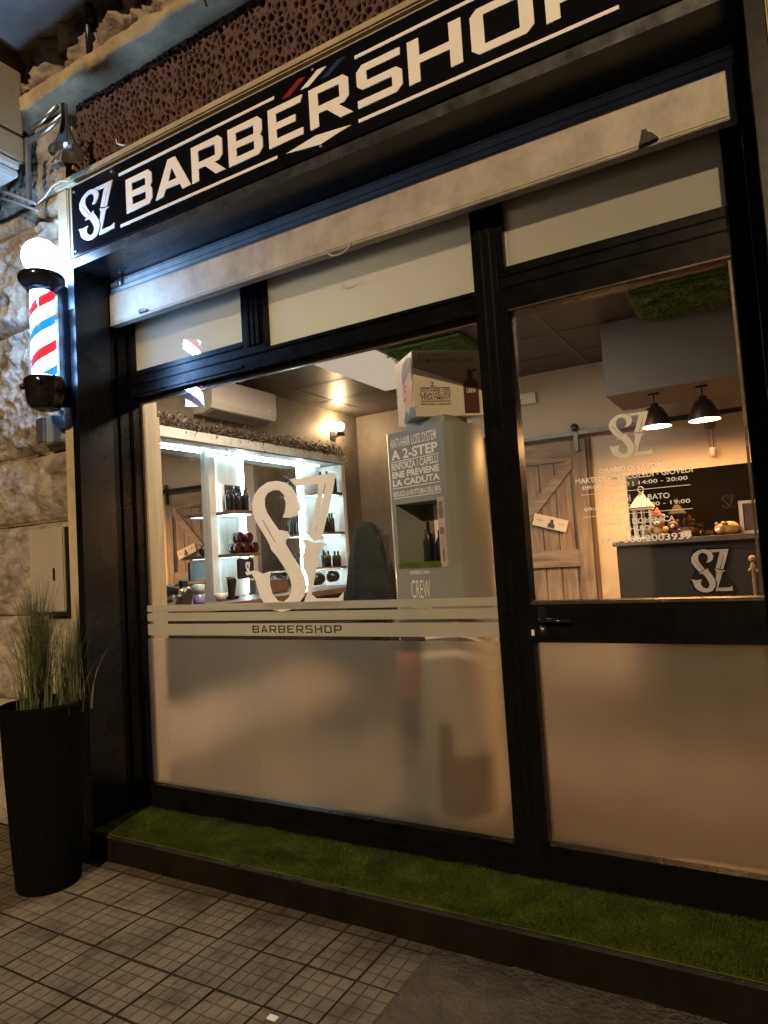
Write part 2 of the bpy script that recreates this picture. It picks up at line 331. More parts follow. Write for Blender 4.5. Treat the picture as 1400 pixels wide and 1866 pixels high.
BIG = {
 's':[(1.021, 1.68), (1.065, 1.674), (1.11, 1.681), (1.131, 1.703), (1.134, 1.733), (1.119, 1.78), (1.088, 1.827), (1.045, 1.856), (0.995, 1.87), (0.936, 1.87), (0.881, 1.847), (0.842, 1.812), (0.824, 1.767), (0.825, 1.719), (0.843, 1.676), (0.88, 1.622), (0.91, 1.578), (0.93, 1.541), (0.936, 1.52), (0.969, 1.488), (1.016, 1.425), (1.045, 1.373), (1.055, 1.338), (1.049, 1.303), (1.032, 1.274), (0.998, 1.254), (0.96, 1.26), (0.93, 1.291), (0.917, 1.337), (0.917, 1.383), (0.93, 1.412), (0.912, 1.409), (0.872, 1.4), (0.846, 1.413), (0.813, 1.42), (0.754, 1.411), (0.798, 1.402), (0.823, 1.371), (0.833, 1.329), (0.844, 1.288), (0.875, 1.246), (0.925, 1.215), (0.982, 1.204), (1.04, 1.213), (1.092, 1.242), (1.129, 1.281), (1.147, 1.325), (1.141, 1.365), (1.117, 1.42), (1.071, 1.482), (1.031, 1.545), (1.035, 1.565), (1.065, 1.578), (1.048, 1.607), (0.991, 1.619), (0.949, 1.673), (0.922, 1.711), (0.909, 1.749), (0.912, 1.79), (0.932, 1.814), (0.972, 1.825), (1.011, 1.819), (1.038, 1.793), (1.046, 1.751), (1.039, 1.711)],
 'g1':[(0.887, 1.678), (0.893, 1.677), (0.967, 1.557), (0.962, 1.552)],
 'z1':[(1.075, 1.87), (1.36, 1.869), (1.337, 1.783), (1.298, 1.679), (1.256, 1.555), (1.208, 1.549), (1.177, 1.58), (1.206, 1.657), (1.245, 1.777), (1.253, 1.827), (1.115, 1.829)],
 'g2':[(1.293, 1.824), (1.297, 1.824), (1.268, 1.726), (1.223, 1.597), (1.217, 1.597), (1.259, 1.722)],
 'z2':[(1.13, 1.569), (1.163, 1.559), (1.211, 1.539), (1.259, 1.539), (1.287, 1.525), (1.251, 1.521), (1.23, 1.469), (1.175, 1.287), (1.203, 1.266), (1.333, 1.266), (1.365, 1.294), (1.357, 1.233), (1.1, 1.223), (1.133, 1.261), (1.155, 1.31), (1.156, 1.369), (1.132, 1.424), (1.136, 1.474), (1.15, 1.528)],
}
def logo_loops(w, h, x=0, y=0): return [[(x + a * w, y + b * h) for a, b in L] for L in LOGO.values()]
def word(letters, z0, z1):                # [(char, x0, x1)] -> loops
    out = []
    for ch, a, b in letters:
        for lp in LET[ch]: out.append([(a + p * (b - a), z0 + q * (z1 - z0)) for p, q in lp])
    return out

# ================================================================== SETTING
g = B(); g.box(-60, 60, -60, -.30, -.30, -.006); setp(g.build('road', M['concrete']), kind='structure')
# pavement: small ribbed cement tiles
def pavement_mat():
    m = bpy.data.materials.new('ribbed_cement_tiles'); m.use_nodes = True; n = m.node_tree; p = n.nodes['Principled BSDF']
    tc = n.nodes.new('ShaderNodeTexCoord'); mp = n.nodes.new('ShaderNodeMapping'); mp.inputs['Location'].default_value = (.132, .693, 0)
    n.links.new(tc.outputs['Object'], mp.inputs[0])
    def brick(wd, h, mort, smooth):
        b = n.nodes.new('ShaderNodeTexBrick'); b.offset = 0; b.squash = 1
        b.inputs['Scale'].default_value = 1; b.inputs['Mortar Size'].default_value = mort; b.inputs['Mortar Smooth'].default_value = smooth
        b.inputs['Brick Width'].default_value = wd; b.inputs['Row Height'].default_value = h
        n.links.new(mp.outputs[0], b.inputs['Vector']); return b
    big = brick(.2135, .2405, .0060, .3); sm = brick(.2135 / 4, .2405 / 4, .0042, .8)
    big.inputs['Color1'].default_value = (.205, .170, .120, 1); big.inputs['Color2'].default_value = (.145, .122, .088, 1); big.inputs['Mortar'].default_value = (.038, .030, .021, 1)
    nz = n.nodes.new('ShaderNodeTexNoise'); nz.inputs['Scale'].default_value = 2.3; nz.inputs['Detail'].default_value = 9; nz.inputs['Roughness'].default_value = .7
    n.links.new(tc.outputs['Object'], nz.inputs['Vector'])
    nf = n.nodes.new('ShaderNodeTexNoise'); nf.inputs['Scale'].default_value = 60; nf.inputs['Detail'].default_value = 6
    n.links.new(tc.outputs['Object'], nf.inputs['Vector'])
    wear = n.nodes.new('ShaderNodeValToRGB'); wear.color_ramp.elements[0].position = .30; wear.color_ramp.elements[1].position = .50
    n.links.new(nz.outputs[0], wear.inputs[0])
    sub = n.nodes.new('ShaderNodeMath'); sub.operation = 'MULTIPLY'; n.links.new(sm.outputs['Fac'], sub.inputs[0]); n.links.new(wear.outputs[0], sub.inputs[1])
    sub2 = n.nodes.new('ShaderNodeMath'); sub2.operation = 'MULTIPLY'; n.links.new(sub.outputs[0], sub2.inputs[0]); sub2.inputs[1].default_value = .8
    mix = n.nodes.new('ShaderNodeMixRGB'); mix.inputs[2].default_value = (.05, .038, .026, 1)
    n.links.new(sub2.outputs[0], mix.inputs[0]); n.links.new(big.outputs[0], mix.inputs[1])
    dirt = n.nodes.new('ShaderNodeValToRGB'); dirt.color_ramp.elements[0].position = .36; dirt.color_ramp.elements[0].color = (.38, .33, .26, 1)
    dirt.color_ramp.elements[1].position = .56; dirt.color_ramp.elements[1].color = (1, 1, 1, 1)
    n2 = n.nodes.new('ShaderNodeTexNoise'); n2.inputs['Scale'].default_value = 5; n2.inputs['Detail'].default_value = 10; n2.inputs['Roughness'].default_value = .75
    n.links.new(tc.outputs['Object'], n2.inputs['Vector']); n.links.new(n2.outputs[0], dirt.inputs[0])
    mu = n.nodes.new('ShaderNodeMixRGB'); mu.blend_type = 'MULTIPLY'; mu.inputs[0].default_value = 1
    n.links.new(mix.outputs[0], mu.inputs[1]); n.links.new(dirt.outputs[0], mu.inputs[2]); n.links.new(mu.outputs[0], p.inputs['Base Color'])
    p.inputs['Roughness'].default_value = .75
    h1 = n.nodes.new('ShaderNodeMath'); h1.operation = 'ADD'; n.links.new(big.outputs['Fac'], h1.inputs[0]); n.links.new(sub2.outputs[0], h1.inputs[1])
    h2 = n.nodes.new('ShaderNodeMath'); h2.operation = 'MULTIPLY_ADD'; n.links.new(nf.outputs[0], h2.inputs[0]); h2.inputs[1].default_value = -.35; n.links.new(h1.outputs[0], h2.inputs[2])
    bu = n.nodes.new('ShaderNodeBump'); bu.invert = True; bu.inputs['Strength'].default_value = .8; bu.inputs['Distance'].default_value = .006
    n.links.new(h2.outputs[0], bu.inputs['Height']); n.links.new(bu.outputs[0], p.inputs['Normal']); return m
g = B(); g.box(-12, 1.955, -3.6, -.30, -.12, -.0045)
for n_ in range(-16, 10):
    for m_ in range(-10, 1):
        xa, xb = -.132 + .2135 * n_ + .0019, -.132 + .2135 * (n_ + 1) - .0019; ya, yb = -.693 + .2405 * m_ + .0019, -.693 + .2405 * (m_ + 1) - .0019
        if m_ == 0: yb = -.4553
        xb = min(xb, 1.953)
        if xb - xa < .02: continue
        hgt = [random.gauss(0, .0011) for _ in range(4)]; c_ = .0015
        vs_ = [(xa, ya, -.008), (xb, ya, -.008), (xb, yb, -.008), (xa, yb, -.008), (xa, ya, -.003 + hgt[0]), (xb, ya, -.003 + hgt[1]), (xb, yb, -.003 + hgt[2]), (xa, yb, -.003 + hgt[3]),
               (xa + c_, ya + c_, hgt[0]), (xb - c_, ya + c_, hgt[1]), (xb - c_, yb - c_, hgt[2]), (xa + c_, yb - c_, hgt[3])]
        g._add(vs_, [(0, 1, 5, 4), (1, 2, 6, 5), (2, 3, 7, 6), (3, 0, 4, 7), (4, 5, 9, 8), (5, 6, 10, 9), (6, 7, 11, 10), (7, 4, 8, 11), (8, 9, 10, 11)])
for n_ in range(-30, 18):
    xa = -.132 + .1068 * n_
    if xa + .10 < 1.95: g.box(xa + .003, xa + .1035, -.4495, -.31, -.008, random.gauss(0, .0012))
setp(g.build('pavement', pavement_mat()), kind='structure')
vs, fs = [], []
for _ in range(900):
    if random.random() < .55: x = random.uniform(-1, 3.2); y = -.41 - abs(random.gauss(0, .02))
    else: x = random.uniform(-1, 3.2); y = random.uniform(-1.3, -.42)
    r_ = random.uniform(.001, .0035); k = len(vs)
    vs.extend([(x - r_, y, .0), (x + r_, y - r_ * .3, .0), (x, y + r_, .0), (x + r_ * .2, y, r_ * 1.1)]); fs.extend([(k, k + 1, k + 3), (k + 1, k + 2, k + 3), (k + 2, k, k + 3)])
setp(tri_mesh('street_grit', vs, fs, M['darkstone']), 'scattered dark grit and crumbs along the foot of the step', 'grit', kind='stuff')
pc = []
cvs = []; cfs = []
NX, NY = 220, 160
for j in range(NY + 1):
    for i in range(NX + 1):
        x = 1.962 + 6 * (i / NX) ** 1.6; y = -.30 - 3.3 * j / NY
        cvs.append((x, y, -.006 + .010 * noise.fractal(Vector((x * 5, y * 5, 1)), .8, 2, 6) - .012 * max(0, .06 - abs(noise.noise(Vector((x * 2.2, y * 2.2, 9))))) / .06))
for j in range(NY):
    for i in range(NX): a = j * (NX + 1) + i; cfs.append((a, a + NX + 1, a + NX + 2, a + 1))
setp(tri_mesh('concrete_pavement', cvs, cfs, M['concrete'], None, True), kind='structure')

# ------------------------------------------------------------------ stone building
bld = thing('stone_building', (-.6, -.3, 0), 'old stone building front with rough blocks, cornice and balcony above the shop', 'building')
courses = [0, .38, .74, 1.235, 1.765, 2.16, 2.93, 3.53, 3.66, 4.12]
vj = {0: [-.75, -1.6, -2.4], 1: [-.46, -1.2, -2.1], 2: [-.5, -1.5, -2.6], 3: [-1.05, -1.9], 4: [-1.25, -2.2], 5: [-1.0, -2.3], 6: [-1.35, -2.0], 7: [-1.1, -2.2], 8: [-.9, -1.8]}
vs, fs = [], []; x0, x1, dx = -2.2, -.150, .0095; nx = int((x1 - x0) / dx); nz_ = int(4.12 / dx)
for j in range(nz_ + 1):
    z = 4.12 * j / nz_
    k = max(i for i in range(len(courses) - 1) if courses[i] <= z + 1e-9)
    dz = min(z - courses[k], courses[k + 1] - z)
    for i in range(nx + 1):
        x = x0 + (x1 - x0) * i / nx
        ed = min([dz] + [abs(x - q) for q in vj.get(k, [])] + [abs(x1 - x) + .012])
        margin = min(1, max(0, (ed - .006) / .05)); joint = 1 if ed < .009 else 0
        v = Vector((x * 2.6 + k * 7, 3.1, z * 2.6)); rg = noise.ridged_multi_fractal(v, .9, 2.1, 6, .9, 2)
        fr = noise.fractal(Vector((x * 7, k, z * 7)), .8, 2.1, 6); big_ = noise.noise(Vector((x * 1.7, k * 5, z * 1.7)))
        amp = .085 if k in (5, 6) else (.05 if k in (3, 4, 2) else .03)
        out = margin * (.014 + amp * (.34 * rg + .62 * fr + .55 * big_ + .12) + .010 * noise.fractal(Vector((x * 28, k, z * 28)), .7, 2.1, 4)) - joint * .045
        vs.append((x, -.31 - max(-.04, out), z))
for j in range(nz_):
    for i in range(nx): a = j * (nx + 1) + i; fs.append((a, a + 1, a + nx + 2, a + nx + 1))
tri_mesh('wall', vs, fs, M['stone'], bld, True)
b = B(); b.box(-3.6, -.1505, -.262, -.05, 0, 4.12); b.build('wall_core', M['smooth'], bld)
b = B(); b.box(-.150, -.062, -.375, -.02, 0, 3.60, .006); b.box(3.282, 3.62, -.375, -.02, 0, 3.60, .006)
b.box(-.150, 3.62, -.398, -.02, 3.602, 3.642, .008); b.build('door_surround', M['smooth'], bld)
b = B(); b.box(3.624, 8, -.36, -.02, 0, 4.1); b.build('wall_plaster', M['smooth'], bld)
# ledge with grey underside and yellow face, rough course above, dark cornice, balcony
prof = [(-.03, 4.122), (-.30, 4.122), (-.36, 4.120), (-.43, 4.122), (-.446, 4.132), (-.448, 4.15), (-.447, 4.175), (-.445, 4.20), (-.43, 4.216), (-.36, 4.22), (-.03, 4.22)]
vs, fs = [], []; nx = 700
for i in range(nx + 1):
    x = -1.6 + 6.4 * i / nx
    for k_, (y, z) in enumerate(prof):
        q = Vector((x * 5, k_ * .7, 2)); f_ = noise.fractal(q, .8, 2.1, 6); chip = max(0, noise.noise(Vector((x * 3.1, 7, k_ * .3))) - .25)
        w_ = 0 if k_ in (0, len(prof) - 1) else 1
        vs.append((x, y + w_ * (.012 * f_ + .06 * chip), z + w_ * (.008 * noise.fractal(q + Vector((3, 1, 0)), .8, 2.1, 5) + (.03 * chip if k_ < 5 else -.03 * chip))))
for i in range(nx):
    for k_ in range(len(prof) - 1): a = i * len(prof) + k_; fs.append((a, a + 1, a + 1 + len(prof), a + len(prof)))
tri_mesh('ledge', vs, fs, mat('worn_ochre_stone', (.42, .34, .21), .85, 0, .25, 5, .6, 40, col2=(.20, .165, .11)), bld, True)
vs, fs = [], []; nx, nz2 = 520, 24
for j in range(nz2 + 1):
    for i in range(nx + 1):
        x = -3.6 + 9 * i / nx; z = 4.2 + .36 * j / nz2
        o_ = .07 * noise.ridged_multi_fractal(Vector((x * 4, 1, z * 6)), .9, 2.1, 6, .9, 2) + .035 * noise.fractal(Vector((x * 12, 4, z * 12)), .8, 2, 5)
        vs.append((x, -.30 - o_, z))
for j in range(nz2):
    for i in range(nx): a = j * (nx + 1) + i; fs.append((a, a + 1, a + nx + 2, a + nx + 1))
tri_mesh('rubble_course', vs, fs, M['stone'], bld, True)
b = B(); b.box(-3.6, 7, -.345, -.03, 4.40, 4.52, .01); b.build('upper_course', M['darkstone'], bld)
b = B(); b.box(-3.6, 7, -.74, -.03, 4.525, 4.70, .01); b.build('balcony_slab', M['plaster'], bld)
b = B(); b.box(-.50, -.42, -.73, -.35, 4.44, 4.5245, .01); b.build('balcony_bracket', M['darkstone'], bld)
b = B(); b.tube([(.215, -.40, 4.53), (.20, -.40, 4.40), (.185, -.39, 4.24)], [.012, .018, .012], 8); b.lathe([(.03, 4.42), (.034, 4.44), (.034, 4.49), (.02, 4.52)], (.21, -.40, 0), 14); b.build('hanging_fixture', M['black'], bld)
# perforated grille above the sign
vs, fs = [], []; nx, nz2 = 620, 118
for j in range(nz2 + 1):
    for i in range(nx + 1):
        x = -.06 + 2.5 * i / nx; z = 3.642 + .48 * j / nz2
        d, pts = noise.voronoi(Vector((x * 31, .5, z * 27 + .6 * sin(x * 9))))
        e = d[1] - d[0]; dep = .035 * min(1, max(0, (e - .16) / .16))
        vs.append((x, -.30 + dep, z))
for j in range(nz2):
    for i in range(nx): a = j * (nx + 1) + i; fs.append((a, a + 1, a + nx + 2, a + nx + 1))
gr = tri_mesh('perforated_grille', vs, fs, [M['grille'], mat('grille_hole_shade', (.012, .007, .006), .9, 0, .2, 10)], None, True)
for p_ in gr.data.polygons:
    if sum(vs[q_][1] for q_ in p_.vertices) / 4 > -.282: p_.material_index = 1  # deep cells coloured near black for the shade inside the holes
setp(gr, 'dark brown perforated honeycomb grille between the shop sign and the stone ledge', 'grille')

# ------------------------------------------------------------------ entrance step with artificial grass
st = thing('entrance_step', (1.6, -.2, 0), 'low black metal entrance step running under the shop window', 'step')
b = B(); b.box(-.02, 3.3, -.398, .06, -.02, .118); b.build('riser', mat('dark_step_riser', (.009, .007, .005), .7, 0, .3, 5, .2, 20, spec=.08), st)
b = B(); b.box(-.024, 3.3, -.406, .058, .119, .131, .003); b.build('metal_edge', mat('scuffed_black_edge', (.05, .048, .048), .28, .3, .3, 9), st)
b = B(); b.box(-.040, -.0245, -.402, -.37, 0, .125, .003); b.build('corner_strip', M['smooth'], st)
vs, fs = [], []
def blade_field(n, x0, x1, y0, y1, z, h, wd, lean=.5, zf=None):
    for _ in range(n):
        x = random.uniform(x0, x1); y = random.uniform(y0, y1); hh = h * random.uniform(.5, 1.15) * (.75 + .6 * noise.noise(Vector((x * 6, y * 9, 2))))
        a = random.uniform(0, pi); ddx, ddy = cos(a) * wd, sin(a) * wd; zz = z if zf is None else z + zf(x, y)
        lx, ly = random.gauss(0, lean) * hh, random.gauss(0, lean) * hh; k = len(vs)
        vs.extend([(x - ddx, y - ddy, zz), (x + ddx, y + ddy, zz), (x + lx, y + ly, zz + hh)]); fs.append((k, k + 1, k + 2))
b = B(); b.box(-.018, 3.2, -.392, -.045, .1315, .136)
gm = b.build('mat_base', M['grassg'])
blade_field(90000, -.015, 3.2, -.39, -.045, .134, .0165, .0016, .8)
gme = gm.data; bm = bmesh.new(); bm.from_mesh(gme)
vv = [bm.verts.new(v) for v in vs]
for f in fs: bm.faces.new([vv[i] for i in f])
bm.to_mesh(gme); bm.free(); gm.name = 'artificial_grass'
setp(gm, 'strip of green artificial grass lying on the entrance step', 'artificial grass', kind='stuff')

# ------------------------------------------------------------------ black portal round the shop front
po = thing('shop_portal', (1.6, -.3, 0), 'deep black sheet metal portal framing the whole shop front', 'portal')
b = B(); b.box(-.056, -.005, -.39, -.175, .131, 3.119); b.build('side_post', M['portal'], po)
b = B(); b.box(3.226, 3.278, -.39, -.05, .131, 3.119); b.box(3.19, 3.2255, -.17, -.10, .131, 3.119); b.build('side_post', M['portal'], po)
b = B(); b.box(-.056, 3.278, -.39, -.10, 3.1195, 3.168); b.build('header', M['portal'], po)
b = B(); b.box(-.058, -.0035, -.3935, -.3905, 2.90, 3.17); b.box(-.0034, 3.278, -.3935, -.3905, 3.1175, 3.17); b.build('edge_trim', mat('worn_metal_edge', (.10, .105, .115), .35, .6, .3, 12), po)
b = B(); b.box(-.12, -.0555, -.174, .04, .131, 3.119); b.box(-.053, -.03, -.174, -.12, .131, 3.119); b.box(-.0295, -.018, -.11, -.05, .131, 3.119); b.build('shutter_guide', M['frame'], po)

# ------------------------------------------------------------------ sign
sg = thing('shop_sign', (1.6, -.4, 3.17), 'long gloss black fascia sign reading BARBERSHOP in white capitals', 'sign')
b = B(); b.box(.022, 3.40, -.405, -.3985, 3.1705, 3.560); b.box(.022, 3.40, -.398, -.31, 3.172, 3.5595); sgp = b.build('panel', M['signface'], sg)
b = B(); b.box(.010, .0215, -.408, -.31, 3.1705, 3.566); b.box(.0218, 3.40, -.408, -.31, 3.5605, 3.566); b.build('trim', mat('sign_edge_trim', (.42, .37, .28), .5), sg)
LETTERS = [('B', .456, .645), ('A', .668, .90), ('R', .918, 1.115), ('B', 1.151, 1.352), ('E', 1.388, 1.575), ('R', 1.612, 1.812), ('S', 1.852, 2.060), ('H', 2.088, 2.316), ('O', 2.352, 2.590), ('P', 2.632, 2.850)]
for ch, a, b_ in LETTERS:
    flat('letter', word([(ch, a, b_)], 3.276, 3.452), .004, XZ(0, -.4075, 0), M['white'], sgp)
for a, b_ in ((.405, 1.428), (1.849, 2.872)):
    flat('rule', [[(a, 3.219), (b_, 3.219), (b_, 3.233), (a, 3.233)]], .003, XZ(0, -.407, 0), M['white'], sgp)
    flat('rule', [[(a, 3.491), (b_, 3.491), (b_, 3.505), (a, 3.505)]], .003, XZ(0, -.407, 0), M['white'], sgp)
flat('red_stripe', [[(1.469, 3.474), (1.562, 3.527), (1.601, 3.523), (1.512, 3.470)]], .003, XZ(0, -.407, 0), M['red'], sgp)
flat('white_stripe', [[(1.572, 3.475), (1.664, 3.526), (1.709, 3.523), (1.616, 3.472)]], .003, XZ(0, -.407, 0), M['white'], sgp)
flat('blue_stripe', [[(1.676, 3.478), (1.766, 3.526), (1.806, 3.524), (1.718, 3.475)]], .003, XZ(0, -.407, 0), M['blue'], sgp)
flat('lozenge', [[(1.477, 3.224), (1.637, 3.246), (1.812, 3.226), (1.660, 3.199)]], .003, XZ(0, -.407, 0), M['white'], sgp)
flat('emblem', logo_loops(.288, .272, .072, 3.222), .004, XZ(0, -.4075, 0), mat('silver_vinyl', (.72, .74, .78), .4), sgp)
b = B()
for (x, z) in ((.045, 3.525), (.045, 3.195), (.352, 3.535), (1.64, 3.535), (1.66, 3.190), (3.1, 3.535)): b.lathe([(.007, 0), (.007, .004), (.003, .006)], (x, -.412, z), 12, 'y')
b.build('screw', M['steel'], sgp)

# ------------------------------------------------------------------ roller shutter
sh = thing('roller_shutter', (1.6, -.16, 2.8), 'rolled up metal roller shutter with wide pale bottom bar', 'roller shutter')
prof = []
b = B(); z = 3.046
while z < 3.118:
    b.box(-.0045, 3.189, -.158, -.146, z, min(z + .030, 3.118), .005); z += .034
b.build('slat', M['shutter'], sh)
b = B(); b.box(-.0045, 3.182, -.166, -.152, 2.868, 3.042, .003); b.box(-.0045, 3.182, -.170, -.120, 2.856, 2.867, .003); b.box(-.0045, 3.182, -.166, -.158, 3.0425, 3.0445)
b.build('bottom_bar', M['shutbar'], sh)
b = B(); b.tube([(1.574 + .062 * cos(a), -.176 - .012 * abs(sin(a)), 2.868 + .045 * sin(a)) for a in [pi + pi * k / 12 for k in range(13)]], .0045, 8); b.build('pull_ring', M['shutbar'], sh)
b = B(); b.lathe([(.017, 0), (.019, .004), (.010, .012), (.010, .016), (.004, .017)], (.092, -.174, 3.092), 20, 'y'); b.build('plug', M['steel'], sh)
b = B(); b.prismy([(.245, 2.872), (.31, 2.870), (.30, 2.885), (.262, 2.893), (.246, 2.886)], -.181, -.167)
b.prismy([(2.868, 2.862), (2.935, 2.868), (2.915, 2.893), (2.902, 2.900), (2.898, 2.913), (2.882, 2.913), (2.880, 2.893)], -.188, -.167); b.build('lock_catch', M['black'], sh)

# ------------------------------------------------------------------ glazing
wn = thing('shop_window', (1.08, 0, .14), 'large fixed shop window in black frame with frosted lower half', 'window')
XL, X1, X2, X3, X4, X5 = 0, .851, 1.007, 2.152, 2.297, 3.122
Z0, ZB, ZS, ZM, ZT = .165, .2585, 1.065, 2.462, 2.567
def rib_v(b, x0, x1, z0, z1, n=3):
    w_ = (x1 - x0) / (2 * n + 1)
    for k in range(n): b.box(x0 + w_ * (2 * k + .75), x0 + w_ * (2 * k + 2.25), -.044, -.0355, z0, z1, .003)
b = B(); b.box(-.0495, XL - .0005, -.035, .035, .137, 3.119); b.box(X3, X4 - .042, -.035, .035, .137, 3.119)
b.box(XL, X3 - .0005, -.034, .034, .137, ZB); b.box(XL, X3 - .0005, -.034, .034, ZM, ZT - .012); b.box(X1, X2, -.033, .033, ZT - .0115, 3.119)
b.box(XL, X1 - .0005, -.030, .030, ZT - .0115, 2.618)
b.box(XL, X1 - .0005, -.043, -.0345, 2.475, 2.492, .003); b.box(XL, X3, -.043, -.0345, 2.532, 2.548, .003)
b.box(XL, X1 - .0005, -.039, -.0305, 2.585, 2.600, .003)
rib_v(b, X1 + .02, X2 - .02, 2.58, 3.1); rib_v(b, X3 + .005, X4 - .047, .14, 3.1, 2)
b.box(XL, X3, -.045, -.0345, .175, .19, .003); b.box(XL, X3, -.045, -.0345, .232, .2495, .003)
b.box(-.046, -.036, -.045, -.0355, .14, 3.1, .003); b.box(-.018, -.008, -.045, -.0355, .14, 3.1, .003)
b.build('frame', M['frame'], wn)
b = B(); b.box(XL, X3, .022, .040, ZM - .028, ZM - .0005); b.box(.0005, .0165, .022, .036, ZB, ZM - .03); b.box(X3 - .015, X3 - .0005, .022, .036, ZB, ZM - .03); b.build('glazing_bead', mat('bronze_glazing_bead', (.20, .15, .11), .3, .5), wn)
b = B(); b.box(XL, X3, -.003, .003, ZB - .004, ZM); b.build('pane', GLASS, wn)
def film(name, x0, x1, z0, z1, m, par, y=.0055): 
    b = B()
    if m is FROST: b._add([(x0, y, z0), (x1, y, z0), (x1, y, z1), (x0, y, z1)], [(0, 1, 2, 3)])      # adhesive film is one thin sheet
    else: b.box(x0, x1, y, y + .0025, z0, z1)
    return b.build(name, m, par)
film('frosted_film', XL, X3, ZB, 1.065, FROST, wn)
STR = [(1.083, 1.146), (1.162, 1.206), (1.2165, 1.252)]
for k, (a, c) in enumerate(STR):
    loops = [[(.004, a), (X3 - .004, a), (X3 - .004, c), (.004, c)]]
    if k == 0:
        ws = []; x = .786
        for ch in 'BARBERSHOP': ws.append((ch, x, x + .0455)); x += .0568
        loops += word(ws, 1.098, 1.136)
    flat('frosted_stripe', loops, .002, XZ(0, .0075, 0), FILM, wn)
flat('window_emblem', list(BIG.values()), .002, XZ(0, .0105, 0), LOGOFILM, wn)
for a, c, zb in ((XL, X1, 2.618), (X2, X3, ZT)):
    b = B(); b.box(a, c, -.003, .003, zb - .003, 3.119); b.build('transom_pane', GLASS, wn)
    film('transom_film', a, c, zb, 3.118, FILM, wn)

dr = thing('shop_door', (2.7, 0, .14), 'black framed glass shop door with white opening hours on the glass', 'door')
b = B()
b.box(X4 - .0415, X4 - .0005, -.045, .03, .145, 2.52); b.box(X5, 3.19, -.045, .03, .145, 3.118)
b.box(X4, X5 - .0005, -.046, .03, 2.427, 2.52); b.box(X4, X5 - .0005, -.046, .03, 1.071, 1.233); b.box(X4, X5 - .0005, -.046, .03, .145, .277)
b.build('frame', M['frame'], dr)
b = B(); b.box(X4 - .0415, X5 - .0005, -.030, .03, 2.5205, 2.626); b.box(X4 - .041, X4 - .007, -.030, .03, 2.6265, 3.118)
b.box(X4 - .03, X5, -.038, -.0305, 2.535, 2.551, .003); b.box(X4 - .03, X5, -.038, -.0305, 2.585, 2.601, .003); b.build('transom_frame', M['frame'], dr)
b = B(); b.box(X4 + .0005, X5 - .001, -.052, -.0465, 2.429, 2.437, .002); b.box(X4 + .0005, X5 - .001, -.052, -.0465, 1.222, 1.2315, .002); b.box(X5 - .012, X5 - .003, -.050, -.0463, 1.24, 2.42)
b.build('glazing_bead', mat('bronze_bead', (.13, .10, .075), .25, .6), dr)
b = B(); b.box(X4, X5 - .0005, -.003, .003, 1.2335, 2.4265); b.build('pane', GLASS, dr)
b = B(); b.box(X4, X5 - .0005, -.003, .003, .2775, 1.0705); b.build('lower_pane', GLASS, dr); film('lower_frosted_film', X4, X5 - .0005, .2775, 1.0705, FROST, dr)
b = B(); b.box(X4 - .0065, X5 - .0005, -.003, .003, 2.6265, 3.118); b.build('transom_pane', GLASS, dr); film('transom_film', X4 - .0065, X5 - .0005, 2.6265, 3.118, FILM, dr)
b = B(); b.box(2.326, 2.358, -.056, -.0465, 1.10, 1.215, .006)
b.tube([(2.342, -.050, 1.165), (2.342, -.092, 1.165), (2.352, -.100, 1.165), (2.40, -.100, 1.164), (2.470, -.094, 1.160)], [.0095, .0095, .0095, .009, .0075], 12); b.build('handle', M['blackgloss'], dr)
b = B(); b.box(2.293, 2.305, -.050, -.0465, 1.098, 1.122, .002); b.build('strike_plate', M['plastic'], dr)
b = B(); b.lathe([(.010, 0), (.010, .005), (.006, .006)], (2.342, -.0625, 1.125), 14, 'y'); b.build('lock_cylinder', M['steel'], dr)
flat('door_emblem', logo_loops(.158, .172, 2.640, 1.772), .002, XZ(0, .0065, 0), LOGOFILM, dr)
def gt(s, x0, x1, z, h, off=.012): return text_mesh(s, x1 - x0, h, 0, XZ(x0, -.0045, z), off)
tx = [gt('ORARIO DI LAVORO', 2.600, 2.846, 1.722, .019), gt('MARTEDÌ - MERCOLEDÌ - GIOVEDÌ', 2.505, 2.932, 1.690, .026), gt('09:00 - 13:00 | 14:00 - 20:00', 2.530, 2.912, 1.660, .019),
      gt('VENERDÌ - SABATO', 2.590, 2.846, 1.603, .026), gt('09:00 - 12:30 | 13:00 - 19:00', 2.530, 2.914, 1.575, .019),
      gt('LUNEDÌ - DOMENICA', 2.582, 2.856, 1.517, .026), gt('CHIUSO', 2.680, 2.766, 1.490, .019), gt('Info: 366.2003939', 2.576, 2.906, 1.447, .026)]
join_meshes('opening_hours', tx, M['white'], dr)
for zz in (1.6435, 1.556): flat('rule', [[(2.523, zz), (2.920, zz), (2.920, zz + .0022), (2.523, zz + .0022)]], .0008, XZ(0, -.0045, 0), M['white'], dr)

